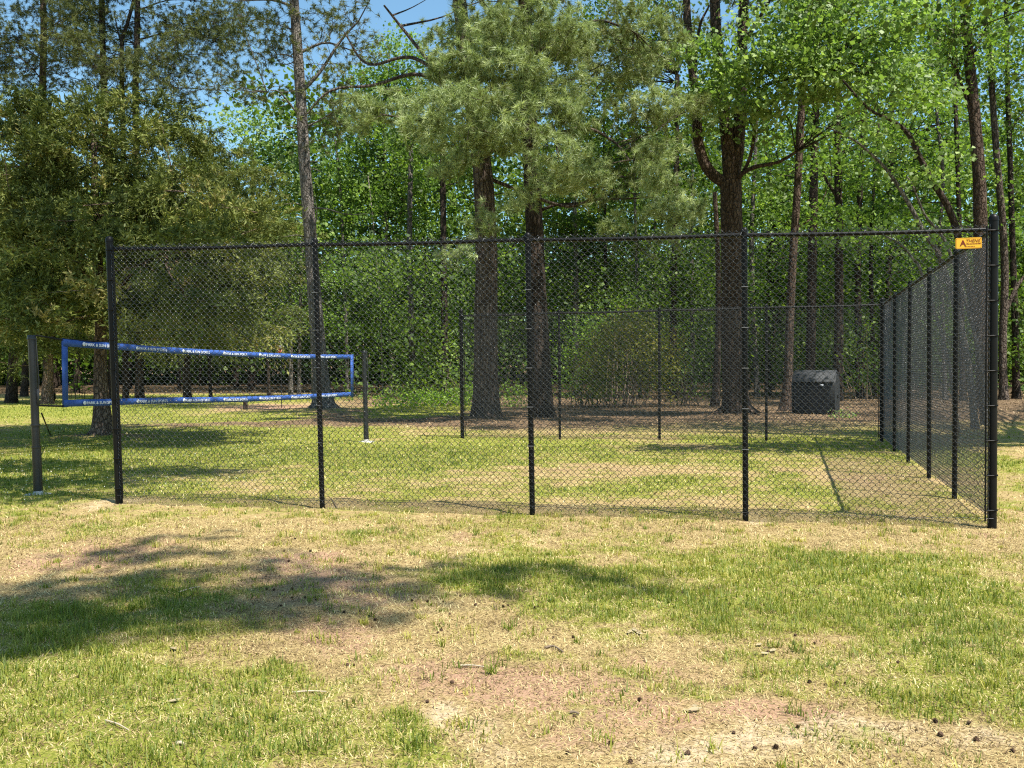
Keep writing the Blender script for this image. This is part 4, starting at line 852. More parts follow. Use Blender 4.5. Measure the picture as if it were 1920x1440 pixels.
broad('leafy maple low between the left cedars and the grey pine trunk', [(545, 745), (545, 640), (543, 520), (540, 420)], 744, .13, .06, [(520, 450, 50, 40, -1, 2), (545, 520, 40, 40, -1, 2), (535, 600, 46, 40, -1, 2), (560, 430, 40, 30, -1, 2), (640, 530, 40, 50, 0, 2), (620, 600, 40, 40, 0, 2), (660, 610, 40, 30, 0, 2, .7)], 73, M_bark_grey, M_leaf_maple, dens=3.6, per=44, size=.17, cr=.5)
broad('slender whitish trunk just left of the leafy pale stem behind the far net post', [(718, 742), (716, 660), (712, 560), (700, 420), (690, 330)], 741, .055, .03, [(690, 470, 40, 40, 0, 1.5, .8), (690, 390, 40, 40, 0, 1.5, .8)], 74, M_bark_pale, M_leaf_maple)
broad('thin bare pale trunk seen through the far end of the net', [(651, 738), (650, 660), (647, 560), (642, 430), (636, 330), (628, 260)], 738, .13, .06, [(640, 470, 36, 50, 0, 1.6, .7), (650, 360, 40, 40, 0, 1.6, .8)], 75, M_bark_grey, M_leaf_maple)
broad('thin white stem seen through the net left of the grey pine', [(586, 742), (585, 700), (583, 640), (580, 560)], 741, .05, .025, [(575, 540, 30, 40, 0, 1.2)], 76, M_bark_pale, M_leaf_maple)
broad('leaf tree behind the dark pine, filling the space under the pale boughs', [(1082, 742), (1080, 640), (1080, 540), (1078, 420), (1074, 260)], 741, .2, .1,
      [(1120, 180, 60, 60, 0, 2.4), (1060, 420, 60, 50, 0, 2.4), (1130, 440, 70, 50, 0, 2.4), (1200, 470, 60, 50, 0, 2.4), (1150, 530, 70, 40, 0, 2.4), (1060, 500, 50, 40, 0, 2.4), (960, 440, 50, 60, 1, 2.4), (960, 540, 40, 50, 1, 2), (1120, 250, 60, 50, 0, 2.4), (1160, 330, 60, 50, 0, 2.4), (1050, 560, 30, 30, 0, 1.4)], 77, M_bark_pale, M_leaf_dark, extra=CAN_77, dens=3, per=58, size=.175, cr=.6)
broad('dense dark green tree left of the stout forked tree', [(1262, 748), (1262, 620), (1264, 480), (1268, 320), (1270, 140)], 747, .22, .12,
      [(1220, 120, 60, 60, 1, 2.4), (1260, 60, 60, 50, 1, 2.4), (1270, 260, 60, 60, 0, 2.4), (1330, 420, 60, 50, 1, 2.4), (1270, 480, 70, 50, 0, 2.4), (1300, 550, 60, 40, 0, 2.4), (1220, 560, 50, 40, 0, 2.4), (1170, 120, 50, 60, 1, 2.4), (1310, 340, 50, 50, 1, 2.4), (1230, 10, 80, 50, 1, 2.4), (1250, 380, 50, 40, 0, 2), (800, 160, 60, 50, 2, 2.4), (890, 110, 70, 60, 2, 2.4), (980, 200, 70, 60, 2, 2.4), (1040, 100, 70, 60, 2, 2.4), (890, 290, 60, 50, 2, 2.4), (770, 270, 50, 40, 2, 2), (1120, 50, 70, 50, 2, 2.4), (1060, 330, 60, 50, 2, 2.4), (1160, 260, 60, 50, 2, 2.4), (960, 380, 40, 50, 2, 2)], 78, M_bark_dark, M_leaf_dark, extra=CAN_78, dens=3.2, per=56, size=.17, cr=.55)
broad('light leafed maple behind the slim flared tree', [(1440, 742), (1440, 600), (1442, 450), (1444, 320)], 741, .18, .1,
      [(1430, 400, 50, 50, 0, 2.4), (1430, 480, 50, 50, 0, 2.4), (1470, 540, 60, 40, 0, 2.4), (1560, 540, 70, 50, 0, 2.4), (1650, 540, 70, 50, 0, 2.4), (1600, 480, 70, 50, 0, 2.4), (1450, 270, 60, 50, 0, 2.4), (1530, 470, 50, 50, 0, 2.4), (1680, 600, 50, 30, 0, 2), (1680, 480, 60, 40, 0, 2.4), (1540, 590, 60, 30, 0, 2), (1410, 560, 40, 40, -3, 1.6), (1500, 420, 60, 50, -4, 1.8), (1550, 350, 60, 50, -4, 1.8), (1600, 400, 60, 40, -4, 1.8), (1520, 520, 50, 40, -4, 1.6), (1590, 600, 40, 40, -4, 1.6, .7), (1640, 420, 50, 50, -4, 1.6)], 79, M_bark_dark, M_leaf_maple, extra=CAN_79, dens=2.8, per=58, size=.175, cr=.6)
broad('maple high up behind the leaning saplings', [(1665, 746), (1665, 600), (1668, 400), (1672, 220), (1676, 60)], 742, .2, .1,
      [(1660, 380, 60, 50, 0, 2.4), (1700, 300, 70, 60, 0, 2.4), (1640, 240, 60, 50, 0, 2.4), (1730, 200, 70, 60, 0, 2.4), (1740, 100, 80, 60, 0, 2.4), (1640, 90, 80, 60, 0, 2.4), (1700, 10, 100, 60, 0, 2.4), (1860, 260, 50, 60, 0, 2.4), (1850, 440, 50, 50, 0, 2.4), (1900, 20, 60, 60, 0, 2.4), (1780, 330, 50, 50, 0, 2.4), (1820, 480, 40, 50, 1, 1.6), (1760, 420, 50, 40, 1, 1.6), (1800, 600, 50, 50, 1, 1.6, .8), (1700, 560, 50, 50, 1, 2)], 80, M_bark_dark, M_leaf_maple, dens=2.8, per=58, size=.175, cr=.6)
broad('reddish double stem tight against the left side of the stout forked tree', [(1340, 764), (1344, 700), (1347, 600), (1346, 480), (1340, 360)], 762, .16, .09, [(1320, 470, 40, 40, 0, 1.4, .6)], 81, M_bark_brown, M_leaf_dark)
# shaded trunks deep in the wood
g0 = np.random.default_rng(5)
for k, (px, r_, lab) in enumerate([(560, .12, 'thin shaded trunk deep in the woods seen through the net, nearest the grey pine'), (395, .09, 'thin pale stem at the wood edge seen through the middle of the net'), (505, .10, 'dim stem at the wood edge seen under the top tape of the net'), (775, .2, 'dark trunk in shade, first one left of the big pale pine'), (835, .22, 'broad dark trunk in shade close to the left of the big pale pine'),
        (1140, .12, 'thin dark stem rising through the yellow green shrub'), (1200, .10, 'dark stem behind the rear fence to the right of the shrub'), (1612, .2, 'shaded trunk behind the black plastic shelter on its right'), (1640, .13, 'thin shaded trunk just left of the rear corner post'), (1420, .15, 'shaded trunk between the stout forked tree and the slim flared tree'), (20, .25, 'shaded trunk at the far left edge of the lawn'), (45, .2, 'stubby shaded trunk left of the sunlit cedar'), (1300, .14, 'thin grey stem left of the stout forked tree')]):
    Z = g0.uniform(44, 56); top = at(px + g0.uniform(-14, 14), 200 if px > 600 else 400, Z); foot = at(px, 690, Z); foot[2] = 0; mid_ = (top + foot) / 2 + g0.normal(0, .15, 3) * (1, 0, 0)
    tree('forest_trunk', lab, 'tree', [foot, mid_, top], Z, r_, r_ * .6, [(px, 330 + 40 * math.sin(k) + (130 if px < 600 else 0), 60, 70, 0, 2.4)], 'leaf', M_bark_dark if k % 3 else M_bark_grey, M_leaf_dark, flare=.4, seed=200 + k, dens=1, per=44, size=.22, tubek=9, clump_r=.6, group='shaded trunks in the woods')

# --- shrubs
def shrub(name, label, px, py, blobs, seed, leafm, cat='shrub', dens=4, per=34, size=.08, stems=14, cr=.3, Z=None, droop=0, stem_h=.8):
    g = np.random.default_rng(seed); c = gnd(px, py); Z = c[1]; c[2] = gz(c[0], c[1])
    r = empty(name, c, label, cat); C_, cen = blob_clumps(blobs, Z, g, dens, .02); n = len(C_); idx = np.repeat(np.arange(n), g.poisson(per, n))
    ct = np.clip(.5 + g.normal(0, .2, n), 0, 1); mb = MB(); V, Q, t = leaves(C_[idx] + g.normal(0, cr, (len(idx), 3)) * (1, 1, .8), size, g, .6, ct[idx]); V[:, 2] = np.maximum(V[:, 2], .01); mb.add(V, Q, None, t); mb.build('foliage', leafm, r)
    mb = MB()
    for k in range(stems):
        t_ = C_[g.integers(n)]; b = c + g.normal(0, .35, 3) * (1, 1, 0) + (0, 0, -.05); b = b * (1, 1, 1); b[0] += (t_[0] - c[0]) * .35; mb.tube(resample([b, (b + t_) / 2 + (0, 0, .25), t_], 8), np.linspace(.022, .006, 8), 5, False)
    mb.build('stems', M_twig, r); return r
shrub('shrub', 'large yellow green arching shrub behind the rear fence', 1165, 764, [(1180, 640, 60, 50, 0, 1.2), (1130, 660, 50, 60, 0, 1.2), (1220, 650, 50, 60, 0, 1.2), (1190, 700, 60, 40, 0, 1.2, .8), (1110, 720, 40, 30, 0, 1, .8), (1180, 610, 60, 26, 0, 1), (1240, 700, 40, 40, 0, 1.1, .6)], 301, M_leaf_olive, dens=10, per=34, stems=26, size=.10)
shrub('shrub', 'bright green leafy sapling clump at the left of the yellow green shrub', 1095, 762, [(1080, 640, 30, 40, 0, .9), (1110, 610, 40, 30, 0, .9), (1070, 700, 26, 40, 0, .8), (1130, 730, 60, 24, -.5, .8)], 302, M_leaf_cover, dens=9, per=28, size=.10, stems=20)
shrub('shrub', 'small bright rounded treetop showing above the rear fence rail', 1165, 752, [(1165, 575, 34, 14, 3, 1), (1165, 600, 30, 20, 3, 1, .6)], 303, M_leaf_cover, dens=6, per=30, size=.10, stems=10)
shrub('ground_cover', 'low bright green ground cover between the far net post and the big pine', 800, 762, [(770, 750, 70, 11, 0, 1.6), (840, 746, 60, 13, 1, 1.4), (740, 765, 40, 8, -1, 1.2), (880, 735, 30, 16, 2, 1), (800, 768, 90, 8, -1.5, 1.2)], 304, M_leaf_cover, 'plant', dens=34, per=34, size=.10, stems=4, cr=.22)
shrub('ground_cover', 'low bright green plants between the big pale pine and the dark pine', 968, 764, [(960, 740, 26, 16, 1, 1), (980, 755, 22, 10, 0, .8), (955, 765, 26, 8, 0, .8)], 305, M_leaf_cover, 'plant', dens=18, per=30, size=.09, stems=4, cr=.2)
shrub('shrub', 'leafy young bush in front of the pale stem behind the far net post', 762, 748, [(762, 725, 26, 14, 0, .8), (725, 745, 24, 10, 0, .8), (700, 755, 24, 8, 0, .8)], 306, M_leaf_maple, dens=8, per=28, size=.11, stems=8, cr=.2)
shrub('shrub', 'loose leafy bush hanging in shade left of the rear end post', 855, 752, [(850, 650, 24, 24, 0, .8), (875, 690, 20, 24, 0, .8), (845, 700, 26, 30, 1, .8, .7)], 307, M_leaf_maple, dens=5, per=26, size=.12, stems=8)
shrub('shrub', 'sparse young bush on the lit leaf litter seen through the net opening', 144, 748, [(144, 715, 12, 20, 0, .5), (150, 690, 14, 16, 0, .5)], 308, M_leaf_cover, dens=8, per=14, size=.13, stems=6)
shrub('shrub', 'shaded undergrowth bush behind the rear fence, between the yellow green shrub and the stout tree', 1290, 760, [(1270, 690, 40, 50, 0, 1.2, .8), (1310, 720, 30, 30, 0, 1, .8), (1260, 740, 40, 16, 0, 1), (1300, 640, 36, 40, 0, 1, .7)], 309, M_leaf_dark, dens=4, per=30, size=.11, stems=14)
shrub('shrub', 'shaded bush row to the right of the plastic shelter', 1620, 752, [(1600, 680, 30, 50, 0, 1.4, .8), (1640, 690, 30, 50, 0, 1.4, .8), (1620, 620, 40, 30, 0, 1.2, .8), (1560, 640, 40, 40, 1, 1.2, .6)], 310, M_leaf_dark, dens=4, per=30, size=.13, stems=10)
shrub('shrub', 'low bright tuft of leaves in front of the plastic shelter', 1560, 784, [(1562, 779, 22, 4, 0, .3), (1582, 777, 14, 4, 0, .3)], 311, M_leaf_bright, dens=14, per=22, size=.08, stems=3, cr=.12)

# --- the far wood, one mass
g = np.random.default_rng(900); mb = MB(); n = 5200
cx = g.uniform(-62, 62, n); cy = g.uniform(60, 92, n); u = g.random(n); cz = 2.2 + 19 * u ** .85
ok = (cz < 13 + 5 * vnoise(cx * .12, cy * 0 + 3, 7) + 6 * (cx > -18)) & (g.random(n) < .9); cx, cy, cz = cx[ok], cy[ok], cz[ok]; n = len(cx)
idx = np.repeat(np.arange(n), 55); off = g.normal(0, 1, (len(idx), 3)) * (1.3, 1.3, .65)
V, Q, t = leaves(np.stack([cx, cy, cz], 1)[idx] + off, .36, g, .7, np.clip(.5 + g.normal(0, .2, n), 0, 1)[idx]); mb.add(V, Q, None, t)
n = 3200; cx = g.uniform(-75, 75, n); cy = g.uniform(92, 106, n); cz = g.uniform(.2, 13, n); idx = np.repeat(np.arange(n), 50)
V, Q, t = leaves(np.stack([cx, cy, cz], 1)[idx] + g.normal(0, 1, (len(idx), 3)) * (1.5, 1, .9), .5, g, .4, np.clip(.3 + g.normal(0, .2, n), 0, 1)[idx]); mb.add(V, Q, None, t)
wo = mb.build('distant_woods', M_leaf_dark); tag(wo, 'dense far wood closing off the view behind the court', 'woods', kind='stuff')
mb = MB(); n = 1500; cx = g.uniform(-9, 34, n); cy = g.uniform(46, 60, n); cz = .3 + 7.5 * g.random(n) ** 1.1; ok = vnoise(cx * .45, cy * .3 + cz * .4, 61) > .42; cx, cy, cz = cx[ok], cy[ok], cz[ok]; idx = np.repeat(np.arange(len(cx)), 46)
V, Q, t = leaves(np.stack([cx, cy, cz], 1)[idx] + g.normal(0, 1, (len(idx), 3)) * (.8, .8, .45), .2, g, .6, np.clip(.45 + g.normal(0, .22, len(cx)), 0, 1)[idx]); V[:, 2] = np.maximum(V[:, 2], .01); mb.add(V, Q, None, t)
tag(mb.build('undergrowth', M_leaf_under), 'shaded leafy undergrowth between the trunks of the wood', 'undergrowth', kind='stuff')
mb = MB()
for k in range(36):
    px_, y_ = g.uniform(-55, 55), g.uniform(60, 90); h = g.uniform(10, 17); ln = g.normal(0, .5, 2); r = g.uniform(.08, .24)
    mb.tube([(px_, y_, -.1), (px_ + ln[0] * .4, y_, h * .5), (px_ + ln[0], y_ + ln[1], h)], [r * 1.2, r, r * .5], 7, False)
tag(mb.build('distant_trunks', M_bark_dark), 'crowded far trunks standing in the shade of the wood', 'woods', kind='stuff')

# --- tree out of the frame to the left whose limbs reach over the lawn by the net
# --- trees out of the frame to the right, whose shade falls on the lawn
S1 = shade_pts([(90, 1168, 130, 22, 18, 7), (-80, 1150, 120, 34, 18, 5), (20, 1105, 120, 8, 18, 4), (320, 1128, 110, 10, 18, 4), (560, 1105, 60, 8, 17.6, 3), (630, 1140, 60, 6, 17.6, 3), (300, 1032, 100, 5, 18.5, 3), (850, 1085, 60, 5, 17, 3), (1060, 1077, 90, 3, 17, 3), (720, 1090, 70, 4, 17.4, 3), (10, 1252, 26, 10, 18, 2), (440, 1150, 50, 12, 18, 3), (540, 1042, 30, 5, 18, 2), (200, 1088, 170, 4, 18.5, 4), (240, 1010, 60, 3, 18.5, 1), (500, 1080, 90, 4, 18, 3)], gs)
tree('pine_tree', 'tall pine standing behind the viewer to the right, shading the front lawn', 'tree', [(6.9, -3.8, 0), (7.0, -3.8, 8), (6.8, -3.7, 16), (6.7, -3.6, 23), (6.7, -3.6, 26)], 0, .34, .1, [], 'pine', M_bark_pine, M_needle) if 0 else None
def shade_tree(name, label, trunk, pts, seed, kind, leafm, per, size, L=.27, cr=.35, upi=14, br=.05):
    g = np.random.default_rng(seed); T_ = np.array(trunk, float); root = empty(name, T_[0], label, 'tree'); Ps = resample(T_, 40)
    mb = MB(); mb.tube(Ps, trunk_profile(Ps, .36, .1, .6), 14, True, .05, seed); mb.build('trunk', M_bark_pine, root, True)
    mb = MB(); tw = MB(); n = len(pts); up = Ps[upi:]
    for p in pts:
        s0 = nearest_on(up, p); tw.tube(resample([s0, (s0 + p) / 2 + (0, 0, .3), p], 8), np.linspace(br, .008, 8), 6, False)
    idx = np.repeat(np.arange(n), per); c = pts[idx] + g.normal(0, cr, (len(idx), 3)) * (1, 1, .7)
    if kind == 'pine': V, T, t = tufts(c, g.normal(0, 1, (len(idx), 3)) + (0, 0, .6), L, g, 26, size); mb.add(V, None, T, tt=t)
    else: V, Q, t = leaves(c, size, g, .7); mb.add(V, Q, None, t)
    for i_ in range(0, len(idx), 2 if kind == 'pine' else 9): tw.tube([pts[idx[i_]], c[i_]], [.01, .005], 4, False)
    mb.build('crown', leafm, root); tw.build('branches', M_bark_pine, root)
shade_tree('pine_tree', 'tall pine outside the picture on the right whose shadow falls on the front lawn', [(3.3, -2.5, -.1), (3.4, -2.5, 6), (3.4, -2.4, 12), (3.3, -2.3, 17), (3.2, -2.2, 19.2)], np.repeat(S1, 2, 0) + gs.normal(0, .22, (2 * len(S1), 3)), 91, 'pine', M_needle, 7, .022, .2, .16, 36, .026)
S2 = shade_pts([(1600, 835, 160, 14, 9, 26), (1760, 810, 160, 20, 10, 26), (1900, 800, 60, 25, 9, 16), (1350, 838, 130, 5, 11, 12), (1880, 760, 80, 14, 11, 20), (1500, 800, 150, 12, 11, 24), (1250, 795, 160, 10, 12, 24), (1010, 795, 130, 8, 13, 16), (1680, 775, 80, 12, 12, 16)], gs)
shade_tree('oak_tree', 'oak outside the picture beyond the side fence shading the rear of the court', [(16, 15.5, -.1), (16, 15.4, 4), (15.6, 15.6, 8), (15.2, 16, 12), (15, 16.2, 15)], S2, 92, 'leaf', M_leaf_dark, 110, .16, cr=.5)
S3 = shade_pts([(330, 886, 120, 4, 12.5, 15), (90, 872, 110, 7, 13, 20), (250, 836, 170, 5, 12.5, 24), (40, 830, 90, 8, 13, 19), (390, 814, 110, 4, 12, 15), (120, 800, 140, 6, 12.5, 19), (30, 905, 60, 8, 13.5, 11), (180, 905, 60, 4, 13, 7), (80, 930, 70, 4, 13.5, 7)], gs)
shade_tree('oak_tree', 'oak outside the picture on the left with long limbs over the lawn by the net', [(-9.5, 10.0, -.1), (-9.4, 10.1, 4), (-9.2, 10.2, 8), (-9.0, 10.3, 12), (-8.9, 10.3, 14)], S3, 93, 'leaf', M_leaf_dark, 90, .13, cr=.4, upi=24, br=.06)
# ------------------------------------------------------------------ black plastic shelter
K = gnd(1530, 776); kz = float(gz(K[0], K[1])); shelter = empty('plastic_shelter', (K[0], K[1], kz), 'black plastic shelter with a pitched grey roof and dark open front at the wood edge', 'shelter')
ang = math.radians(-28); kx = np.array([math.cos(ang), math.sin(ang), 0]); ky = np.array([-math.sin(ang), math.cos(ang), 0])
def kp(a, b, c): return np.array([K[0], K[1], kz]) + kx * a + ky * b + Zv * c
def rounded(w, h, r, corners):
    pts = []
    for cx, cy, a0, on in ((w - r, r, -90, corners[0]), (w - r, h - r, 0, corners[1]), (r, h - r, 90, corners[2]), (r, r, 180, corners[3])):
        if on:
            for k in range(6): a = math.radians(a0 + 18 * k); pts.append((cx + r * math.cos(a), cy + r * math.sin(a)))
        else: pts.append((w if cx > r else 0, h if cy > r else 0))
    return pts
# gable profile (across the depth) swept along the length
prof = [(-.50, .10), (-.42, 0), (.42, 0), (.50, .10), (.56, .95), (.50, 1.10), (.20, 1.34), (0, 1.40), (-.20, 1.34), (-.50, 1.10), (-.56, .95)]
mb = MB(); n = len(prof); LEN = [(-.72, .93), (-.64, 1.0), (.60, 1.0), (.70, .95)]
for l, s in LEN: mb.V.append(np.array([kp(l, a * s, .03 + c * (s if c > .5 else 1)) for a, c in prof]))
mb.n = n * len(LEN); V = np.concatenate(mb.V); mb = MB()
mb.add(V, [(j * n + i, j * n + (i + 1) % n, (j + 1) * n + (i + 1) % n, (j + 1) * n + i) for j in range(len(LEN) - 1) for i in range(n)])
for j, rev in ((0, 0), (len(LEN) - 1, 1)):
    R_ = V[j * n:(j + 1) * n]; mb.add(np.vstack([R_, R_.mean(0)]), T=[(i, (i + 1) % n, n) if rev else ((i + 1) % n, i, n) for i in range(n)])
mb.build('shell', M_plastic, shelter)
mb = MB()
for sgn in (-1, 1):
    pr = [(sgn * .60, 1.05), (sgn * .24, 1.36), (0, 1.425)]; W = np.array([kp(l, a, .03 + c) for l in (-.70, .68) for a, c in pr] + [kp(l, a, .065 + c) for l in (-.70, .68) for a, c in pr])
    q = [(0, 1, 4, 3), (1, 2, 5, 4), (6, 9, 10, 7), (7, 10, 11, 8), (0, 3, 9, 6), (0, 6, 7, 1), (1, 7, 8, 2), (3, 4, 10, 9), (4, 5, 11, 10)]; mb.add(W, q)
mb.build('roof', M_plastic_grey, shelter)
mb = MB(); pts = rounded(1.16, .98, .16, (0, 0, 0, 1)); solid(mb, pts, kp(-.62, -.585, .06), kx, Zv, -ky, .03); mb.build('dark_opening_plate', M_plastic_black, shelter)  # solid black plate stands in for the shade inside the open front
mb = MB(); mb.box(kp(.28, -.60, .99), .12, .02, .05, ang); mb.build('latch', M_white, shelter)
mb = MB(); mb.lathe(kp(.715, .03, .62), [(.07, 0), (.07, .012), (.05, .014), (0.001, .004)], 14, axis=kx); mb.build('dark_vent_disc', M_plastic_black, shelter)  # black disc stands in for the dark inside of the vent
# small black bin beside the sunlit cedar trunk
b = gnd(98, 754); mb = MB(); z = float(gz(b[0], b[1])); bz = np.array([b[0], b[1], z])
mb.lathe(bz, [(.001, 0), (.13, 0), (.16, .40), (.175, .42), (.175, .44), (.15, .44), (.13, .06), (.001, .05)], 16); o = mb.build('black_bin', M_plastic_black, None, True); tag(o, 'small black bin standing at the foot of the sunlit cedar trunk', 'bin')
# short dark post on the red clay patch
b = gnd(461, 768); mb = MB(); mb.tube([(b[0], b[1], -.05), (b[0] - .02, b[1], .25), (b[0] - .04, b[1], .5)], [.10, .085, .075], 9, True, .08, 4); o = mb.build('tree_stump', M_bark_dark, None, True); tag(o, 'short dark stump on the red clay patch under the net', 'stump')
# red and white feeder glimpsed over the net tape
f = at(527, 656, 38); fr = empty('bird_feeder', (f[0], f[1], 0), 'small red feeder with a pale top glimpsed just over the top tape of the net', 'feeder')
mb = MB(); mb.tube([(f[0], f[1], -.05), (f[0], f[1], f[2] - .12)], .018, 8); mb.build('pole', M_cord, fr, True)
mb = MB(); mb.lathe(f, [(.03, -.14), (.14, -.13), (.15, -.10), (.10, -.06), (.10, .05), (.06, .07)], 14); mb.build('red_body', M_red, fr, True)
mb = MB(); mb.lathe(f, [(.11, .065), (.13, .08), (.11, .15), (.05, .19), (.001, .20)], 14); mb.build('pale_top', M_pinkish, fr, True)

# ------------------------------------------------------------------ cones, leaves and sticks on the near lawn
def cone_mesh():
    g = np.random.default_rng(8); mb = MB(); mb.lathe((0, 0, 0), [(.001, -.017), (.012, -.012), (.016, 0), (.012, .012), (.001, .02)], 8)
    for r_ in range(6):
        z = -.014 + r_ * .0062; rad = .017 * math.sqrt(max(.1, 1 - (z / .024) ** 2))
        for k in range(9):
            a = 6.283 * (k + .5 * (r_ % 2)) / 9 + g.normal(0, .08); e = np.array([math.cos(a), math.sin(a), 0]); s = np.array([-e[1], e[0], 0]); l = g.uniform(.007, .012)
            b_ = e * rad * .8 + (0, 0, z); t_ = e * (rad + l) + (0, 0, z + .005); m_ = (b_ + t_) / 2
            mb.add([b_, m_ + s * .005 - (0, 0, .001), t_, m_ - s * .005 - (0, 0, .001)], [(0, 1, 2, 3)]); mb.add([b_ - (0, 0, .002), m_ - s * .005 - (0, 0, .004), t_ - (0, 0, .0015), m_ + s * .005 - (0, 0, .004)], [(0, 1, 2, 3)])
    return mb
CONES = {'small brown cone lying in the dappled tree shade on the left lawn': [(533, 1032), (541, 1049), (582, 1032), (553, 1010), (565, 992), (500, 1103), (513, 1104), (548, 1102), (605, 1103), (527, 1131), (548, 1118), (572, 1118), (592, 1122)],
 'small brown cone on the dry strip below the shade at the middle of the lawn': [(645, 1147), (675, 1146), (674, 1163), (703, 1160), (773, 1123), (802, 1123), (863, 1113), (872, 1110), (892, 1130), (943, 1133), (952, 1131), (1003, 1137), (1008, 1134), (1040, 1142), (843, 1148), (827, 1178), (821, 1184), (1037, 1191), (1075, 1191)],
 'small brown cone among sparse grass tufts on the bare middle of the near lawn': [(848, 1275), (801, 1311), (1200, 1307), (1077, 1338), (1064, 1413), (1182, 1426), (1145, 1392)],
 'small brown cone in the greener grass on the right of the lawn': [(1506, 1175), (1491, 1189), (1490, 1206), (1503, 1210), (1527, 1205), (1416, 1223), (1440, 1220), (1665, 1225), (1684, 1243), (1732, 1204), (1585, 1276), (1570, 1277), (1518, 1277)],
 'small dark cone on the pale sandy patch at the bottom right': [(1376, 1371), (1455, 1402), (1415, 1402), (1290, 1413), (1496, 1362), (1763, 1374), (1830, 1384), (1898, 1405), (1753, 1350), (1817, 1355)],
 'one of two brown cones side by side on dry grass left of the middle': [(651, 1240), (664, 1240)]}
proto = None; gc = np.random.default_rng(19)
for lab, spots in CONES.items():
    for (px, py) in spots:
        if proto is None: proto = cone_mesh().build('pine_cone', M_cone); o = proto; tag(o, None, 'pine cone', 'cones scattered on the lawn')
        else: o = proto.copy(); COL.objects.link(o)
        o['label'] = lab; p = gnd(px, py, .015); s = gc.uniform(.30, .52); o.location = (p[0], p[1], float(gz(p[0], p[1])) + .016 * s)
        o.rotation_euler = (gc.uniform(-1.6, 1.6), gc.uniform(-.6, .6), gc.uniform(0, 6.28)); o.scale = (s, s, s * gc.uniform(.9, 1.25))
def dry_leaf(px, py, n, size, lab, spread):
    g = np.random.default_rng(px); p = gnd(px, py); mb = MB()
    for k in range(n):
        c = p + g.normal(0, spread, 3) * (1, 1, 0); c[2] = float(gz(c[0], c[1])) + g.uniform(.006, .016); a = g.uniform(0, 6.28); e = np.array([math.cos(a), math.sin(a), g.uniform(-.08, .15)]); s = np.array([-math.sin(a), math.cos(a), g.uniform(-.15, .15)]); L_ = size * g.uniform(.7, 1.2); rows = []
        for q in np.linspace(0, 1, 6):
            w = .26 * L_ * math.sin(math.pi * (q * .86 + .1)); m_ = c + e * (q - .5) * L_ + Zv * (.25 * L_ * (q - .5) ** 2); rows += [m_ - s * w + Zv * .3 * w, m_, m_ + s * w + Zv * .35 * w]
        mb.add(rows, [(r * 3 + j, r * 3 + j + 1, r * 3 + j + 4, r * 3 + j + 3) for r in range(5) for j in range(2)], qt=g.random())
    o = mb.build('dead_leaf', M_dryleaf, None, True); tag(o, lab, 'leaf')
dry_leaf(1190, 1187, 9, .05, 'crumpled pale dead leaf lying in the grass right of the middle', .03)
dry_leaf(958, 1004, 3, .06, 'pale dead leaf on the straw strip near the middle fence post', .03)
dry_leaf(1297, 1337, 3, .06, 'pale wilted leaf by a weed on the bare patch near the bottom', .03)
dry_leaf(320, 1218, 1, .06, 'single yellowish leaf below the shade on the left', .01)
dry_leaf(322, 1321, 1, .06, 'small yellow leaf in the green tufts at the bottom left', .01)
dry_leaf(1430, 1222, 3, .05, 'dark and pale leaf scraps among the cones on the right', .04)
dry_leaf(1668, 1228, 2, .05, 'pale leaf scrap beside a cone in the right hand grass', .03)
def stick(px, py, px2, py2, r, lab, mat=M_stick, bend=.006):
    a, b = gnd(px, py), gnd(px2, py2); a[2] = float(gz(a[0], a[1])) + .009; b[2] = float(gz(b[0], b[1])) + .010; mid_ = (a + b) / 2 + np.array([0, bend, .003])
    mb = MB(); mb.tube(resample([a, mid_, b], 9), np.linspace(r, r * .6, 9), 6, True, .12, px); o = mb.build('twig', mat, None, True); tag(o, lab, 'twig')
stick(864, 1248, 908, 1252, .006, 'straight bleached twig on the dry grass below the middle')
stick(548, 1301, 612, 1298, .005, 'thin bleached twig lying level at the lower left')
stick(335, 1110, 376, 1100, .005, 'pale twig lying in the shaded grass on the left')
stick(1022, 1216, 1056, 1225, .007, 'curved dark twig on the bare middle of the lawn', M_twig, .06)
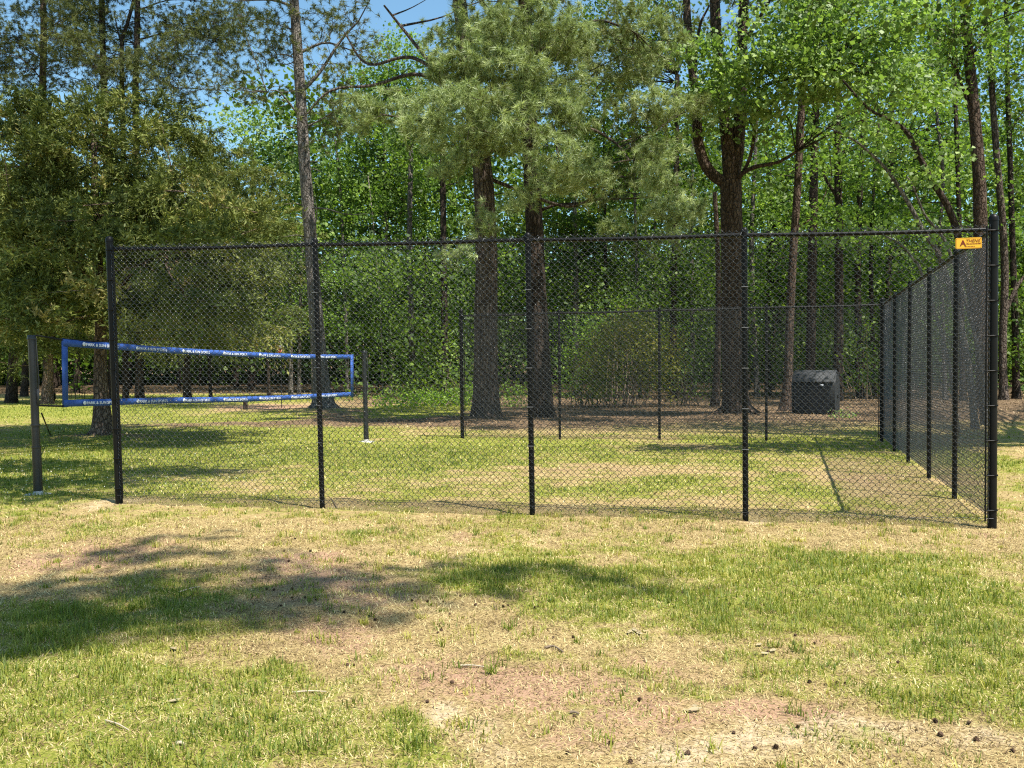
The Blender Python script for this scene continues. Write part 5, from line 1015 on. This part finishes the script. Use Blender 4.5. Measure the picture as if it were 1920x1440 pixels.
stick(198, 1355, 242, 1378, .004, 'thin pale stalk in the green tufts at the bottom left')
stick(330, 1403, 345, 1405, .009, 'stubby grey stick at the bottom left edge of the lawn')
stick(632, 955, 618, 932, .006, 'short twig sprouting by the foot of the second fence post', M_twig)
stick(1068, 1338, 1086, 1340, .007, 'short dark twig on the bare patch below the middle', M_twig)

# ------------------------------------------------------------------ camera, sun, sky
cam = bpy.data.cameras.new('camera'); co = bpy.data.objects.new('camera', cam); COL.objects.link(co); SC.camera = co
cam.sensor_width = 36; cam.sensor_fit = 'HORIZONTAL'; cam.lens = FPX / 1920 * 36; cam.clip_start = .05; cam.clip_end = 3000
co.matrix_world = Matrix(((_r[0], _u[0], -_d[0], EYE[0]), (_r[1], _u[1], -_d[1], EYE[1]), (_r[2], _u[2], -_d[2], EYE[2]), (0, 0, 0, 1)))
sun = bpy.data.lights.new('sun', 'SUN'); so = bpy.data.objects.new('sun', sun); COL.objects.link(so)
sun.energy = 5.0; sun.angle = math.radians(.45); sun.color = (1, .95, .86)
so.rotation_euler = Vector([float(v) for v in SUN]).to_track_quat('Z', 'Y').to_euler()
w = bpy.data.worlds.new('World'); SC.world = w; w.use_nodes = True; nt = w.node_tree
sky = nt.nodes.new('ShaderNodeTexSky'); sky.sky_type = 'NISHITA'; sky.sun_disc = False
sky.sun_elevation = math.asin(SUN[2]); sky.sun_rotation = math.atan2(SUN[0], SUN[1]); sky.air_density = 1.0; sky.dust_density = .6; sky.ozone_density = 1.0
bg = nt.nodes['Background']; bg.inputs[1].default_value = .095; nt.links.new(mixc(nt, 1.0, sky.outputs[0], (.86, 1.10, 1.08), 'MULTIPLY'), bg.inputs[0])
SC.view_settings.view_transform = 'Standard'; SC.view_settings.look = 'None'; SC.view_settings.exposure = 1.05; SC.view_settings.gamma = 1
SC.cycles.max_bounces = 6; SC.cycles.diffuse_bounces = 3; SC.cycles.transmission_bounces = 3; SC.cycles.glossy_bounces = 2
SC.cycles.use_denoising = False; SC.cycles.filter_width = 1.2
